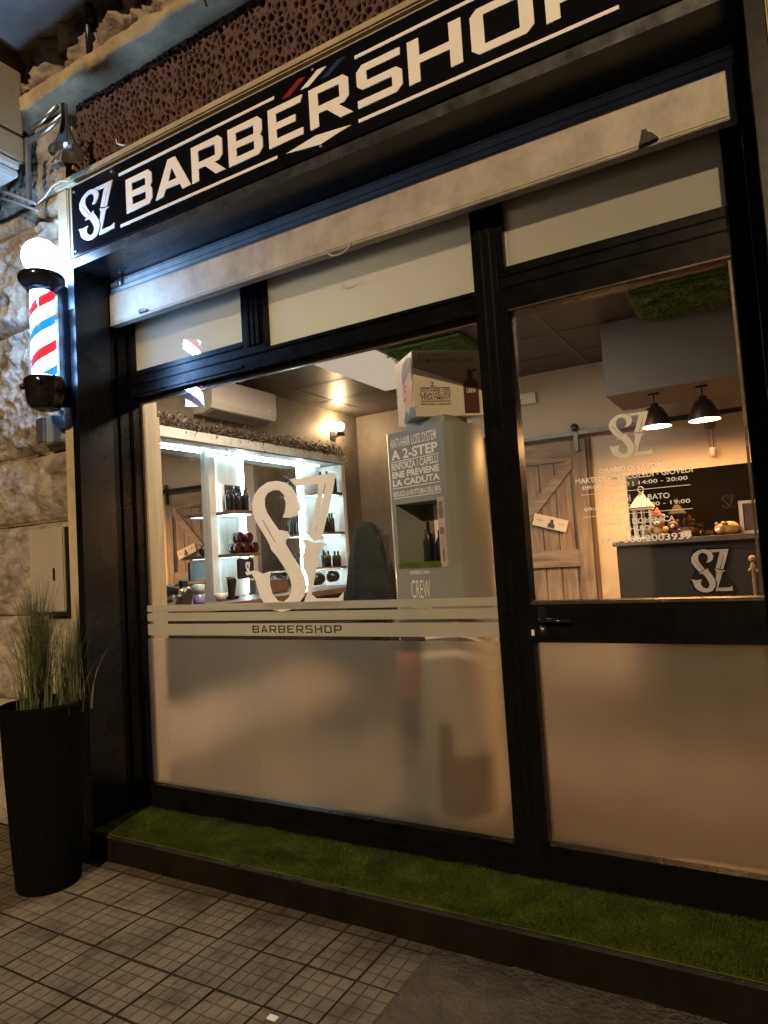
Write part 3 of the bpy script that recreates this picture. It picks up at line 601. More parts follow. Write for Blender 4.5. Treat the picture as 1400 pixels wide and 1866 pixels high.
# ------------------------------------------------------------------ barber pole
PX, PY = -.078, -.530
bp = thing('barber_pole', (PX, PY, 2.3), 'lit barber pole with red, white and blue spiral and glowing globe', 'barber pole')
b = B(); b.ball((PX, PY, 3.150), .095, 32, 20); b.build('globe', GLOBE, bp)
def pole_mat():
    m = bpy.data.materials.new('lit_spiral'); m.use_nodes = True; n = m.node_tree; n.nodes.clear()
    tc = n.nodes.new('ShaderNodeTexCoord'); sp = n.nodes.new('ShaderNodeSeparateXYZ'); n.links.new(tc.outputs['Object'], sp.inputs[0])
    at = n.nodes.new('ShaderNodeMath'); at.operation = 'ARCTAN2'; n.links.new(sp.outputs[1], at.inputs[0]); n.links.new(sp.outputs[0], at.inputs[1])
    a2 = n.nodes.new('ShaderNodeMath'); a2.operation = 'DIVIDE'; n.links.new(at.outputs[0], a2.inputs[0]); a2.inputs[1].default_value = 2 * pi
    z = n.nodes.new('ShaderNodeMath'); z.operation = 'DIVIDE'; n.links.new(sp.outputs[2], z.inputs[0]); z.inputs[1].default_value = .272
    s = n.nodes.new('ShaderNodeMath'); s.operation = 'SUBTRACT'; n.links.new(z.outputs[0], s.inputs[0]); n.links.new(a2.outputs[0], s.inputs[1])
    ad = n.nodes.new('ShaderNodeMath'); ad.operation = 'ADD'; n.links.new(s.outputs[0], ad.inputs[0]); ad.inputs[1].default_value = 10.10
    f = n.nodes.new('ShaderNodeMath'); f.operation = 'FRACT'; n.links.new(ad.outputs[0], f.inputs[0])
    r = n.nodes.new('ShaderNodeValToRGB'); r.color_ramp.interpolation = 'CONSTANT'
    cr = r.color_ramp; cr.elements[0].color = (.24, .50, 1, 1); cr.elements[1].position = .27; cr.elements[1].color = (.035, .0003, .0005, 1)
    e = cr.elements.new(.5); e.color = (.24, .50, 1, 1); e = cr.elements.new(.79); e.color = (.0002, .0035, .018, 1)
    n.links.new(f.outputs[0], r.inputs[0])
    em = n.nodes.new('ShaderNodeEmission'); em.inputs[1].default_value = 120.0; n.links.new(r.outputs[0], em.inputs[0])
    gl = n.nodes.new('ShaderNodeBsdfGlossy'); gl.inputs['Roughness'].default_value = .05; ad2 = n.nodes.new('ShaderNodeMixShader'); ad2.inputs[0].default_value = .05
    n.links.new(em.outputs[0], ad2.inputs[1]); n.links.new(gl.outputs[0], ad2.inputs[2])
    o = n.nodes.new('ShaderNodeOutputMaterial'); n.links.new(ad2.outputs[0], o.inputs[0]); return m
b = B(); b.lathe([(.060, 2.50), (.060, 2.975)], (PX, PY, 0), 48, cap=False); b.build('spiral_cylinder', pole_mat(), bp)
b = B(); b.lathe([(.078, 2.49), (.078, 2.98)], (PX, PY, 0), 48, cap=False); o = b.build('glass_tube', GLASS, bp)
b = B(); b.lathe([(.070, 2.955), (.078, 2.975), (.092, 2.985), (.113, 3.01), (.117, 3.03), (.112, 3.046), (.098, 3.056), (.07, 3.060), (.01, 3.061)], (PX, PY, 0), 40); b.build('top_cap', M['blackgloss'], bp)
b = B(); b.lathe([(.045, 2.325), (.070, 2.332), (.088, 2.36), (.097, 2.41), (.096, 2.45), (.103, 2.462), (.103, 2.484), (.088, 2.498), (.06, 2.502)], (PX, PY, 0), 40)
b.ball((PX - .075, PY - .075, 2.452), .017); b.ball((PX + .07, PY - .085, 2.452), .014); b.build('bottom_cap', M['blackgloss'], bp)
b = B(); b.box(-.098, -.0585, -.43, -.388, 2.36, 3.03, .004); b.box(-.095, -.055, -.475, -.41, 3.0, 3.045, .01); b.box(-.095, -.055, -.475, -.41, 2.40, 2.45, .01)
b.build('wall_bracket', M['blackgloss'], bp)

# lock box below the pole
lb = thing('key_switch_box', (-.27, -.37, 2.2), 'small steel key switch box on the stone wall below the barber pole', 'switch box')
b = B(); b.box(-.335, -.262, -.425, -.34, 2.195, 2.335, .006); b.build('cover', M['steel'], lb)
b = B(); b.box(-.2615, -.20, -.41, -.34, 2.19, 2.34, .004); b.build('side_housing', mat('blue_grey_paint', (.20, .25, .33), .4), lb)

# ------------------------------------------------------------------ utility cover, boxes, bracket, chrome horns, cables
ut = thing('utility_cover', (-.32, -.37, 1.25), 'beige metal utility cabinet door set in the stone wall behind the planter', 'utility door')
b = B(); b.box(-.475, -.172, -.392, -.34, 1.262, 1.722, .006); b.build('door_leaf', M['utility'], ut)
b = B(); b.box(-.165, -.1545, -.384, -.34, 1.25, 1.72); b.box(-.44, -.165, -.384, -.34, 1.238, 1.255, .004); b.build('seal', M['black'], ut)
b = B(); b.box(-.262, -.248, -.399, -.391, 1.43, 1.50, .003); b.build('latch', M['black'], ut)
cb = thing('junction_box', (-.4, -.6, 3.7), 'tall beige outdoor box hanging high on the wall at the left', 'box')
b = B(); b.box(-.80, -.352, -.66, -.43, 3.97, 4.36, .01); b.box(-.80, -.346, -.67, -.43, 3.815, 3.965, .01); b.build('casing', M['cardbeige'], cb)
b = B(); b.box(-.80, -.350, -.58, -.46, 3.765, 3.810, .008); b.box(-.80, -.362, -.60, -.46, 3.72, 3.76, .008); b.build('white_base', M['plastic'], cb)
br = thing('metal_bracket', (-.4, -.5, 3.5), 'grey metal angle bracket carrying the beige box', 'bracket')
b = B(); b.tube([(-.95, -.48, 3.93), (-.225, -.45, 3.53)], .011, 6); b.tube([(-.95, -.46, 3.88), (-.235, -.43, 3.50)], .009, 6)
b.box(-.300, -.275, -.46, -.44, 3.55, 3.93, .002); b.build('strut', mat('dull_zinc', (.22, .22, .22), .5, .4), br)
hn = thing('air_horn', (.13, -.5, 3.7), 'chrome trumpet shaped fitting above the left end of the sign', 'metal fitting')
def horn(b, x, y, z, ax, L, r0, r1):
    T0 = b.T.copy(); q = Vector(ax).to_track_quat('Z', 'Y'); b.T = Matrix.Translation((x, y, z)) @ q.to_matrix().to_4x4()
    b.lathe([(r0 + (r1 - r0) * (t ** 2.6), L * t) for t in [k / 14 for k in range(15)]], n=28, cap=False); b.T = T0
b = B(); horn(b, .115, -.50, 3.94, (.05, -.02, -1), .27, .016, .088); b.build('bell', M['chrome'], hn)
b = B(); b.tube([(-.20, -.50, 3.905), (-.10, -.50, 3.92), (.055, -.50, 3.955)], .012, 10); b.tube([(-.22, -.50, 3.855), (-.08, -.49, 3.87), (.10, -.49, 3.90)], .014, 10); b.build('pipe', M['steel'], hn)
ca = thing('power_cable', (-.05, -.42, 3.4), 'thin pale cable drooping from the bracket to the sign corner', 'cable')
b = B(); b.tube([(-.245, -.43, 3.545), (-.19, -.42, 3.57), (-.12, -.42, 3.61), (-.05, -.42, 3.615), (.01, -.41, 3.60)], .004, 6); b.build('lead', M['plastic'], ca)
cc = thing('dangling_wire', (.3, -.42, 3.6), 'short pale wire end sticking up from the sign top', 'wire')
b = B(); b.tube([(.46, -.40, 3.64), (.43, -.41, 3.65), (.405, -.41, 3.665), (.40, -.41, 3.69)], .004, 6); b.build('wire_end', M['plastic'], cc)
cd = thing('hanging_cable', (1.1, -.46, 4.2), 'thin dark cable hanging from the ledge above the grille', 'cable')
b = B(); b.tube([(1.03, -.45, 4.6), (1.05, -.46, 4.3), (1.09, -.46, 4.12), (1.10, -.45, 4.05)], .005, 6); b.tube([(.86, -.33, 4.05), (.80, -.33, 3.90), (.74, -.33, 3.78)], .0025, 5); b.build('lead', M['black'], cd)

# ------------------------------------------------------------------ planter and grass plant
PC = (.035, -.665)
pl = thing('tall_planter', (PC[0], PC[1], 0), 'tall tapered black planter on the pavement beside the shop front', 'planter')
prof = [(.138, 0), (.143, .01), (.160, .25), (.178, .55), (.192, .83), (.197, .85), (.188, .855), (.180, .84), (.176, .79)]
b = B(); b.lathe(prof, (PC[0], PC[1], 0), 48); b.build('pot', M['planter'], pl)
b = B(); b.lathe([(.002, .80), (.177, .79)], (PC[0], PC[1], 0), 32); b.build('soil', M['soil'], pl)
vs, fs = [], []
for _ in range(760):
    tight = random.random() < .7
    a = random.uniform(0, 2 * pi); rr = random.uniform(0, .055 if tight else .13)
    cxo, cyo = (PC[0] - .03, PC[1]) if random.random() < .75 else (PC[0] + .11, PC[1] + .06)
    p = Vector((cxo + rr * cos(a), cyo + rr * sin(a) * .8, .80)); h = random.uniform(.36, .70) if tight else random.uniform(.25, .55)
    if cxo > PC[0]: h *= .72
    ln = random.uniform(.02, .13) if tight else random.uniform(.08, .28); th = random.uniform(0, 2 * pi)
    d = Vector((cos(th), sin(th), 0)) * ln * h * 1.6; wd = random.uniform(.0018, .0038); sd_ = Vector((-sin(th + .6), cos(th + .6), 0)) * wd
    k = len(vs); N = 6
    for i in range(N + 1):
        t = i / N; q = p + Vector((0, 0, h * t * (1 - .12 * t * ln * 4))) + d * t * t; ww = sd_ * (1 - t * .92)
        vs.append(tuple(q - ww)); vs.append(tuple(q + ww))
    for i in range(N): fs.append((k + 2 * i, k + 2 * i + 1, k + 2 * i + 3, k + 2 * i + 2))
gp = thing('ornamental_grass', (PC[0], PC[1], .80), 'spiky green ornamental grass growing out of the tall black planter', 'plant')
tri_mesh('blades', vs, fs, M['reed'], gp)
ws = thing('sandbag_weight', (-.06, -.43, 0), 'small black block wedged on the ground behind the planter', 'weight')
b = B(); b.box(-.13, -.045, -.50, -.405, 0, .10, .02); b.build('block', M['planter'], ws)
lit = B(); lit.box(1.628, 1.664, -0.982, -0.958, .003, .008, .002); setp(lit.build('paper_scrap', M['white']), 'small white scrap of paper on the pavement tiles', 'litter')

# ================================================================== INTERIOR
FZ, CZ = .17, 3.07
b = B(); b.box(-1.2, 4.6, .04, 4.2, .05, FZ); setp(b.build('floor', M['floor']), kind='structure')
b = B(); b.box(-1.2, 4.6, .04, 4.2, CZ, 3.3); setp(b.build('ceiling', M['ceil']), kind='structure')
b = B(); b.box(-1.2, -.90, .1, 4.2, FZ, CZ); setp(b.build('wall_left', M['walldark']), kind='structure')
b = B(); b.box(-.8995, .30, 3.9, 4.2, FZ, CZ); b.box(.3005, .36, 3.502, 4.2, FZ, CZ); setp(b.build('wall_alcove', M['walldark']), kind='structure')
b = B(); b.box(.3605, 4.6, 3.5, 4.2, FZ, CZ); setp(b.build('wall_back', M['wallint']), kind='structure')
b = B(); b.box(4.2, 4.6, .1, 3.4995, FZ, CZ); setp(b.build('wall_right', M['wallint']), kind='structure')
b = B(); b.box(-1.2, -.0500, .036, .14, FZ, CZ); b.box(3.20, 4.6, .036, .14, FZ, CZ); b.box(-.0495, 3.1995, .041, .14, 2.90, CZ); setp(b.build('wall_front', M['wallint']), kind='structure')
tw = thing('window_reveal', (-.03, .1, .17), 'beige wooden reveal with moulded casing at the left inside edge of the window', 'trim')
b = B(); b.box(-.0495, -.004, .041, .145, FZ, 2.90); b.build('lining', M['trimwood'], tw)
b = B(); b.box(-.13, -.010, .1455, .168, FZ, 2.38); b.box(-.11, -.05, .1685, .182, FZ, 2.37, .006); b.box(-.038, -.018, .1685, .180, FZ, 2.36, .004); b.build('casing', M['trimwood'], tw)
# ceiling grid
b = B()
for x in (-.62, 0, .62, 1.24, 1.86, 2.48, 3.10, 3.72): b.box(x - .012, x + .012, .15, 3.49, CZ - .006, CZ - .0005)
for y in (.6, 1.2, 1.8, 2.4, 3.0): b.box(-.89, 4.19, y - .012, y + .012, CZ - .0075, CZ - .0062)
cg = b.build('ceiling_grid', M['ceilgrid']); setp(cg, kind='structure')
PL = [(0, 2.40, PANEL, 'farthest from the window of the pale square ceiling light panels'), (0, 1.80, PANEL, 'second farthest of the pale square ceiling light panels'),
      (0, 1.20, PANEL, 'pale square ceiling light panel just cut off by the transom bar'), (0, .60, FILL_PANEL, 'added unseen fill panel on the ceiling nearest the left side, above the window glass'),
      (.62, .60, FILL_PANEL, 'added unseen fill panel on the ceiling in front of the left moss panel'), (1.24, .60, FILL_PANEL, 'added unseen fill panel on the ceiling nearest the right side, above the window glass')]
for px, py, pm, lb_ in PL:
    b = B(); b.box(px + .02, px + .60, py + .015, py + .585, CZ - .018, CZ - .008)
    setp(b.build('ceiling_light_panel', pm), lb_, 'ceiling light', 'square ceiling light panels')
# moss
def moss(name, x0, x1, y0, y1, label):
    global vs, fs
    vs, fs = [], []
    for _ in range(9000):
        x = random.uniform(x0, x1); y = random.uniform(y0, y1)
        lump = .045 + .05 * (noise.noise(Vector((x * 9, y * 9, 3))) + .3)
        z = CZ - .01 - random.uniform(0, max(.01, lump)); a = random.uniform(0, 2 * pi); t = random.uniform(-.6, .9)
        d = Vector((cos(a) * .02, sin(a) * .02, -t * .02)); s_ = Vector((-sin(a), cos(a), .2)) * .006; k = len(vs); p = Vector((x, y, z))
        vs.extend([tuple(p - s_), tuple(p + s_), tuple(p + d)]); fs.append((k, k + 1, k + 2))
    b = B(); b.box(x0 + .01, x1 - .01, y0 + .01, y1 - .01, CZ - .03, CZ - .009); me_o = b.build(name, M['moss'])
    bm = bmesh.new(); bm.from_mesh(me_o.data); vv = [bm.verts.new(v) for v in vs]
    for f in fs: bm.faces.new([vv[i] for i in f])
    bm.to_mesh(me_o.data); bm.free(); setp(me_o, label, 'moss panel', 'moss panels on the ceiling')
moss('moss_panel', .65, 1.30, 1.86, 2.50, 'green moss ceiling panel above the cardboard product display')
moss('moss_panel', 2.49, 3.10, 1.83, 2.39, 'green moss ceiling panel in front of the grey bulkhead')
# grey bulkhead
b = B(); b.box(2.19, 4.19, 2.41, 3.10, 2.52, CZ - .009); setp(b.build('bulkhead', M['graybox']), 'grey boxed bulkhead hanging from the ceiling above the counter', 'bulkhead')

# ---- air conditioner
ac = thing('air_conditioner', (-.8, 1.75, 2.72), 'white wall mounted air conditioner above the mirror shelves', 'air conditioner')
b = B(); b.prismy([(-.899, 2.72), (-.80, 2.712), (-.70, 2.745), (-.682, 2.79), (-.682, 2.985), (-.70, 3.0), (-.899, 3.0)], 1.335, 2.16); b.build('casing', M['plastic'], ac)
b = B(); b.prismy([(-.79, 2.709), (-.705, 2.738), (-.70, 2.732), (-.79, 2.703)], 1.38, 2.12); b.build('louvre', mat('grey_louvre', (.25, .23, .21), .5), ac)
b = B(); b.box(-.681, -.679, 2.05, 2.065, 2.82, 2.83); b.build('indicator', emit('small_red_led', (1, .25, .12), 2), ac)
# ---- sconce
sc = thing('wall_lamp', (-.85, 3.42, 2.8), 'glowing bare bulb wall lamp on the dark wall beyond the shelves', 'wall lamp')
b = B(); b.ball((-.79, 3.385, 2.875), .045); b.build('bulb', BULB, sc)
b = B(); b.lathe([(.045, 2.775), (.05, 2.79), (.028, 2.83), (.02, 2.835)], (-.79, 3.385, 0), 20); b.box(-.899, -.885, 3.34, 3.44, 2.74, 2.84, .005)
b.tube([(-.885, 3.39, 2.79), (-.84, 3.39, 2.77), (-.79, 3.385, 2.78)], .009, 8); b.build('holder', M['black'], sc)

# ---- mirror shelving unit
su = thing('mirror_shelf_unit', (-.75, 1.9, .17), 'long whitewashed mirror unit with lit shelves along the left wall', 'shelf unit')
b = B(); b.box(-.895, -.60, .675, 3.13, 2.42, 2.495); b.build('canopy', M['cab'], su)
b = B(); b.box(-.62, -.602, .69, 3.11, 2.4105, 2.4195); b.build('canopy_edge', M['shelfwood'], su)
b = B(); b.box(-.84, -.825, .9, 3.0, 2.411, 2.418); b.build('led_strip', LED, su)
b = B(); b.box(-.895, -.845, 1.425, 1.50, 1.18, 2.4095); b.box(-.895, -.60, 3.07, 3.13, 1.18, 2.4095); b.build('upright', M['cab'], su)
b = B(); b.box(-.895, -.884, 1.5005, 1.885, 1.18, 2.4095); b.box(-.895, -.884, 2.72, 3.0695, 1.18, 2.4095); b.build('back_panel', M['cab'], su)
b = B(); b.box(-.895, -.889, .68, 1.4245, 1.18, 2.4095); b.box(-.895, -.889, 1.89, 2.7195, 1.18, 2.4095); b.build('mirror', M['mirror'], su)
b = B(); b.box(-.8835, -.868, 1.862, 1.882, 1.2, 2.40); b.box(-.8835, -.862, 2.722, 2.742, 1.2, 2.40); b.box(-.8835, -.870, 1.502, 1.512, 1.2, 2.40); b.build('led_strip', LED, su)
b = B()
for z in (1.874, 1.519): b.prism([(-.8835, 1.5005), (-.605, 1.44), (-.605, 1.74), (-.8835, 1.90)], z, z + .026)
for z in (2.096, 1.696, 1.348): b.prism([(-.8835, 3.0695), (-.605, 3.0695), (-.605, 2.76), (-.8835, 2.745)], z, z + .024)
b.build('shelf', M['shelfwood'], su)
b = B()
for z in (1.870, 1.515): b.prism([(-.865, 1.52), (-.66, 1.47), (-.66, 1.72), (-.865, 1.84)], z, z + .003)
for z in (2.092, 1.692, 1.344): b.prism([(-.865, 3.05), (-.64, 3.05), (-.64, 2.79), (-.865, 2.77)], z, z + .003)
b.build('shelf_light', emit('soft_shelf_led', (.66, .92, 1), 5.0), su)
b = B(); b.box(-.895, -.30, .30, 3.13, 1.13, 1.1795, .004); b.build('worktop', M['shelfwood'], su)
b = B(); b.box(-.895, -.40, .32, 3.11, .18, .56); b2 = B(); b2.box(-.895, -.39, .32, 3.11, .5605, 1.129); b2.build('drawer_front', M['leather'], su); b.build('base_cabinet', mat('beige_cabinet_front', (.42, .35, .26), .5), su)
# garland
vs, fs = [], []
def leafs(n, cx, cy, cz, sx, sy, sz, size):
    for _ in range(n):
        p = Vector((random.gauss(cx, sx), random.gauss(cy, sy), random.gauss(cz, sz))); a = random.uniform(0, 2 * pi); e = random.uniform(-1, 1.2)
        d = Vector((cos(a), sin(a), e)).normalized() * size * random.uniform(.6, 1.5); s_ = d.cross(Vector((.3, .2, 1))).normalized() * size * .22; k = len(vs)
        vs.extend([tuple(p), tuple(p + d * .5 + s_), tuple(p + d), tuple(p + d * .5 - s_)]); fs.append((k, k + 1, k + 2, k + 3))
for k in range(60):
    y = .70 + 2.4 * k / 59; leafs(54, -.65 + .02 * sin(k), y, 2.53 + .02 * sin(k * 1.7), .035, .03, .028, .034)
ga = thing('dried_garland', (-.65, 1.9, 2.5), 'dried leaf garland lying along the top of the mirror unit', 'garland')
leafs(70, -.615, 1.42, 2.41, .012, .035, .05, .022); leafs(60, -.615, 1.86, 2.40, .012, .03, .05, .024); leafs(40, -.6, 2.45, 2.44, .012, .05, .03, .022)
tri_mesh('leaves', vs, fs, M['garl'], ga)
vs, fs = [], []
leafs(320, -.61, 3.02, 2.51, .05, .07, .055, .028); leafs(220, -.63, 2.6, 2.55, .03, .20, .025, .022); leafs(110, -.65, .82, 2.57, .025, .10, .02, .034); leafs(120, -.64, 1.7, 2.56, .02, .5, .02, .018)
tri_mesh('pale_flowers', vs, fs, M['garl2'], ga)

# ---- bottles
def make_bottle(name, label, h, r, m, group, pump=False, loc=(0, 0, 0)):
    t = thing(name, (0, 0, 0), label, 'bottle', group)
    b = B(); b.lathe([(r * .9, 0), (r, .006), (r, h * .66), (r * .85, h * .72), (r * .35, h * .76), (r * .35, h * .80)], n=20); b.build('body', m, t)
    b = B()
    if pump: b.lathe([(r * .42, h * .80), (r * .42, h * .88), (r * .15, h * .89), (r * .15, h)], n=14); b.box(-r * .3, r * .95, -r * .2, r * .2, h * .97, h * 1.03, .002)
    else: b.lathe([(r * .42, h * .80), (r * .42, h), (r * .3, h * 1.01)], n=14)
    b.build('cap', M['blackgloss'], t)
    t.location = loc; return t
GA = 'products on the left lit shelf column'; GB = 'products on the right lit shelf column'
b0 = make_bottle('product_bottle', 'slim black product bottle in the row on the upper left lit shelf', .20, .026, M['bottle'], GA, True, (-.77, 1.56, 1.9005))
row = [(-.75, 1.605), (-.77, 1.655), (-.75, 1.70), (-.76, 1.75), (-.78, 1.80), (-.82, 1.85), (-.70, 1.62), (-.70, 1.70)]
for i, (x, y) in enumerate(row):
    c = copy_tree(b0, (x, y, 1.9005)); c.scale = (1, 1, random.uniform(.85, 1.1)); c.rotation_euler = (0, 0, random.uniform(0, 6))
b0['label'] = 'slim black product bottle in the row on the upper left lit shelf'
bk = thing('product_box', (-.80, 1.45, 1.899), 'dark framed box behind the bottles on the upper left shelf', 'box')
b = B(); b.box(-.87, -.84, 1.60, 1.80, 1.9005, 2.14, .003); b.build('box_front', M['ink'], bk)
b = B(); b.box(-.8705, -.839, 1.56, 1.598, 1.9005, 2.145, .002); b.build('white_spine', M['white'], bk)
jr = thing('wax_jar', (0, 0, 0), 'dark round hair wax jar lying on the lower left lit shelf', 'jar', GA)
b = B(); b.lathe([(.042, -.03), (.045, -.026), (.045, .02)], n=24, axis='x'); b.build('body', M['bottle'], jr)
b = B(); b.lathe([(.047, .0205), (.047, .036), (.044, .04)], n=24, axis='x'); b.build('lid', M['redglass'], jr)
jr.location = (-.72, 1.57, 1.591)
for (x, y, z) in ((-.71, 1.665, 1.591), (-.70, 1.755, 1.591), (-.78, 1.62, 1.591), (-.74, 1.62, 1.68), (-.72, 1.71, 1.675)): copy_tree(jr, (x, y, z))
def rowB(z, ys, h, r, label, pump=False):
    p = make_bottle('product_bottle', label, h, r, M['bottle'], GB, pump, (-.68, ys[0], z))
    for y in ys[1:]:
        c = copy_tree(p, (-.68 + random.uniform(-.03, .03), y, z)); c.scale = (1, 1, random.uniform(.8, 1.1))
rowB(2.1205, [2.80, 2.86, 2.92, 3.0], .20, .028, 'black bottle on the top shelf of the right lit column')
rowB(1.7205, [2.78, 2.83, 2.88, 2.93, 2.98], .19, .026, 'black bottle on the middle shelf of the right lit column')
rowB(1.3725, [2.78, 2.84, 2.90, 2.96, 3.02], .17, .028, 'dark bottle on the lowest shelf of the right lit column')
# bag with emblem hung below the shelf, worktop clutter
bgx = thing('branded_bag', (-.60, 1.50, 1.3), 'small black bag with white emblem hanging below the left shelves', 'bag')
b = B(); b.box(-.625, -.600, 1.46, 1.655, 1.335, 1.500, .008); b.build('bag_body', M['leather'], bgx)
T_ = frame_m((-.5985, 1.54, 1.36), (0, 1, 0), (0, 0, 1)); flat('emblem', logo_loops(.06, .11), .002, T_, M['white'], bgx)
b = B(); b.tube([(-.612, 1.49, 1.50), (-.612, 1.50, 1.52), (-.612, 1.60, 1.52), (-.612, 1.62, 1.50)], .005, 6); b.build('strap', M['leather'], bgx)
def wt(name, label, cat, x, y): return thing(name, (x, y, 1.18), label, cat)
t = wt('disinfectant_jar', 'clear glass jar of violet comb disinfectant on the worktop', 'jar', -.62, 1.03)
b = B(); b.lathe([(.04, 1.18), (.043, 1.19), (.043, 1.255)], (-.62, 1.03, 0), 24); b.build('liquid', M['liquid'], t)
b = B(); b.lathe([(.046, 1.256), (.046, 1.32), (.030, 1.325)], (-.62, 1.03, 0), 24); b.build('lid', M['lightblue'], t)
t = wt('hair_clipper', 'black hair clipper standing in its charger on the worktop', 'clipper', -.62, 1.38)
b = B(); b.box(-.66, -.58, 1.34, 1.44, 1.18, 1.205, .008); b.prismx([(1.37, 1.205), (1.40, 1.205), (1.43, 1.33), (1.40, 1.36), (1.36, 1.34)], -.64, -.60); b.build('body', M['blackgloss'], t)
b = B(); b.box(-.645, -.595, 1.355, 1.405, 1.345, 1.362, .002); b.build('blade', M['steel'], t)
t = wt('hair_dryer', 'black hair dryer lying on the worktop by the window', 'hair dryer', -.55, .62)
b = B(); b.lathe([(.03, 0), (.042, .03), (.045, .10), (.03, .16), (.032, .19)], (-.55, .55, 1.30), 24, 'y'); b.prismx([(.58, 1.27), (.63, 1.27), (.60, 1.18), (.56, 1.18)], -.57, -.53); b.build('body', M['blackgloss'], t)
t = wt('hair_trimmer', 'small chrome and black trimmer on the worktop beside the clear jar', 'trimmer', -.60, .86)
b = B(); b.prismx([(.80, 1.18), (.90, 1.18), (.93, 1.27), (.88, 1.31), (.83, 1.25)], -.63, -.57); b.build('body', M['leather'], t)
b = B(); b.ball((-.60, .84, 1.285), .018); b.ball((-.60, .91, 1.30), .016); b.build('chrome_head', M['chrome'], t)
t = wt('soap_bowl', 'small white bowl on the worktop under the left shelves', 'bowl', -.60, 1.24)
b = B(); b.lathe([(.03, 1.18), (.045, 1.20), (.055, 1.24), (.050, 1.24), (.035, 1.20)], (-.60, 1.24, 0), 24); b.build('bowl', M['plastic'], t)
t = wt('dryer_holder', 'round black dryer holder at the far end of the worktop', 'dryer', -.55, 2.75)
b = B(); b.lathe([(.055, 0), (.062, .03), (.062, .10), (.05, .13)], (-.62, 2.50, 1.27), 24, 'y'); b.lathe([(.03, 0), (.055, .02), (.055, .10)], (-.60, 2.74, 1.28), 24, 'y'); b.build('drum', M['blackgloss'], t)
b = B(); b.box(-.66, -.56, 2.62, 2.90, 1.345, 1.36, .004); b.build('towel', M['white'], t)
t = wt('framed_card', 'small white framed card standing on the worktop', 'card', -.62, 2.28)
b = B(); b.box(-.63, -.62, 2.24, 2.33, 1.18, 1.30, .002); b.build('frame', M['white'], t)
b = B(); b.box(-.6195, -.6185, 2.265, 2.305, 1.21, 1.27); b.build('picture', M['ink'], t)
t = wt('brown_case', 'brown leather case standing on the worktop by the mirror', 'case', -.72, 1.98)
b = B(); b.box(-.80, -.66, 1.88, 2.18, 1.1805, 1.30, .01); b.build('case_body', mat('tan_leather', (.14, .08, .04), .5), t)

# ---- barber chair with cape
ch = thing('barber_chair', (.45, 1.95, .17), 'black barber chair draped with a dark green cape', 'chair')
vs, fs = [], []; N = 40; lev = [(.32, 1.0), (.30, 1.15), (.275, 1.3), (.235, 1.45), (.19, 1.58), (.145, 1.67), (.09, 1.715), (.03, 1.73)]
for r, z in lev:
    for i in range(N):
        a = 2 * pi * i / N; k = r * (1 + .16 * sin(a * 6 + z * 4 + sin(a * 2)) * (1.85 - z) + .04 * sin(a * 13 + z * 9)); vs.append((.395 + k * cos(a) * .66 + (1.7 - z) * .05, 1.85 + k * sin(a) * .6, z))
for k in range(len(lev) - 1):
    for i in range(N): j = (i + 1) % N; fs.append((k * N + i, k * N + j, (k + 1) * N + j, (k + 1) * N + i))
fs.append(tuple((len(lev) - 1) * N + i for i in range(N))); tri_mesh('cape', vs, fs, M['cape'], ch, True)
b = B(); b.box(.28, .58, 1.80, 1.92, .75, 1.66, .05); b.build('backrest', M['leather'], ch)
b = B(); b.box(.14, .72, 1.60, 2.15, .62, .76, .05); b.build('seat', M['leather'], ch)
b = B(); b.box(.10, .16, 1.6, 2.0, .78, .94, .02); b.box(.70, .76, 1.6, 2.0, .78, .94, .02); b.build('armrest', M['leather'], ch)
b = B(); b.lathe([(.28, .17), (.28, .19), (.06, .22), (.05, .62)], (.43, 1.9, 0), 32); b.build('pedestal', M['leather'], ch)
b = B(); b.box(.32, .52, 1.18 + .30, 1.56, .30, .34, .01); b.tube([(.42, 1.6, .62), (.42, 1.5, .34)], .02); b.build('footrest', M['leather'], ch)

# ---- cardboard product display
dp = thing('product_display', (1.68, .5, .17), 'tall grey green cardboard product display standing behind the window', 'display stand')
P1, P2 = Vector((1.468, .362)), Vector((1.832, .250)); e1 = (P2 - P1).normalized()
outline = [tuple(P1), tuple(P2)] + [(1.868, .285), (1.898, .36), (1.912, .46), (1.905, .58), (1.865, .69), (1.78, .77), (1.67, .79), (1.55, .75), (1.475, .65), (1.44, .52), (1.445, .42)]
def smooth_loop(pts, k0, k1, n=5):         # Catmull-Rom through the rounded side and back
    out = list(pts[:k0]); L_ = len(pts)
    for i in range(k0, k1):
        p0, p1, p2, p3 = (Vector(pts[j % L_]) for j in (i - 1, i, i + 1, i + 2))
        for t in [k / n for k in range(n)]: out.append(tuple(.5 * ((2 * p1) + (p2 - p0) * t + (2 * p0 - 5 * p1 + 4 * p2 - p3) * t * t + (3 * p1 - p0 - 3 * p2 + p3) * t ** 3)))
    return out + list(pts[k1:])
outline_s = smooth_loop(outline, 2, 12)
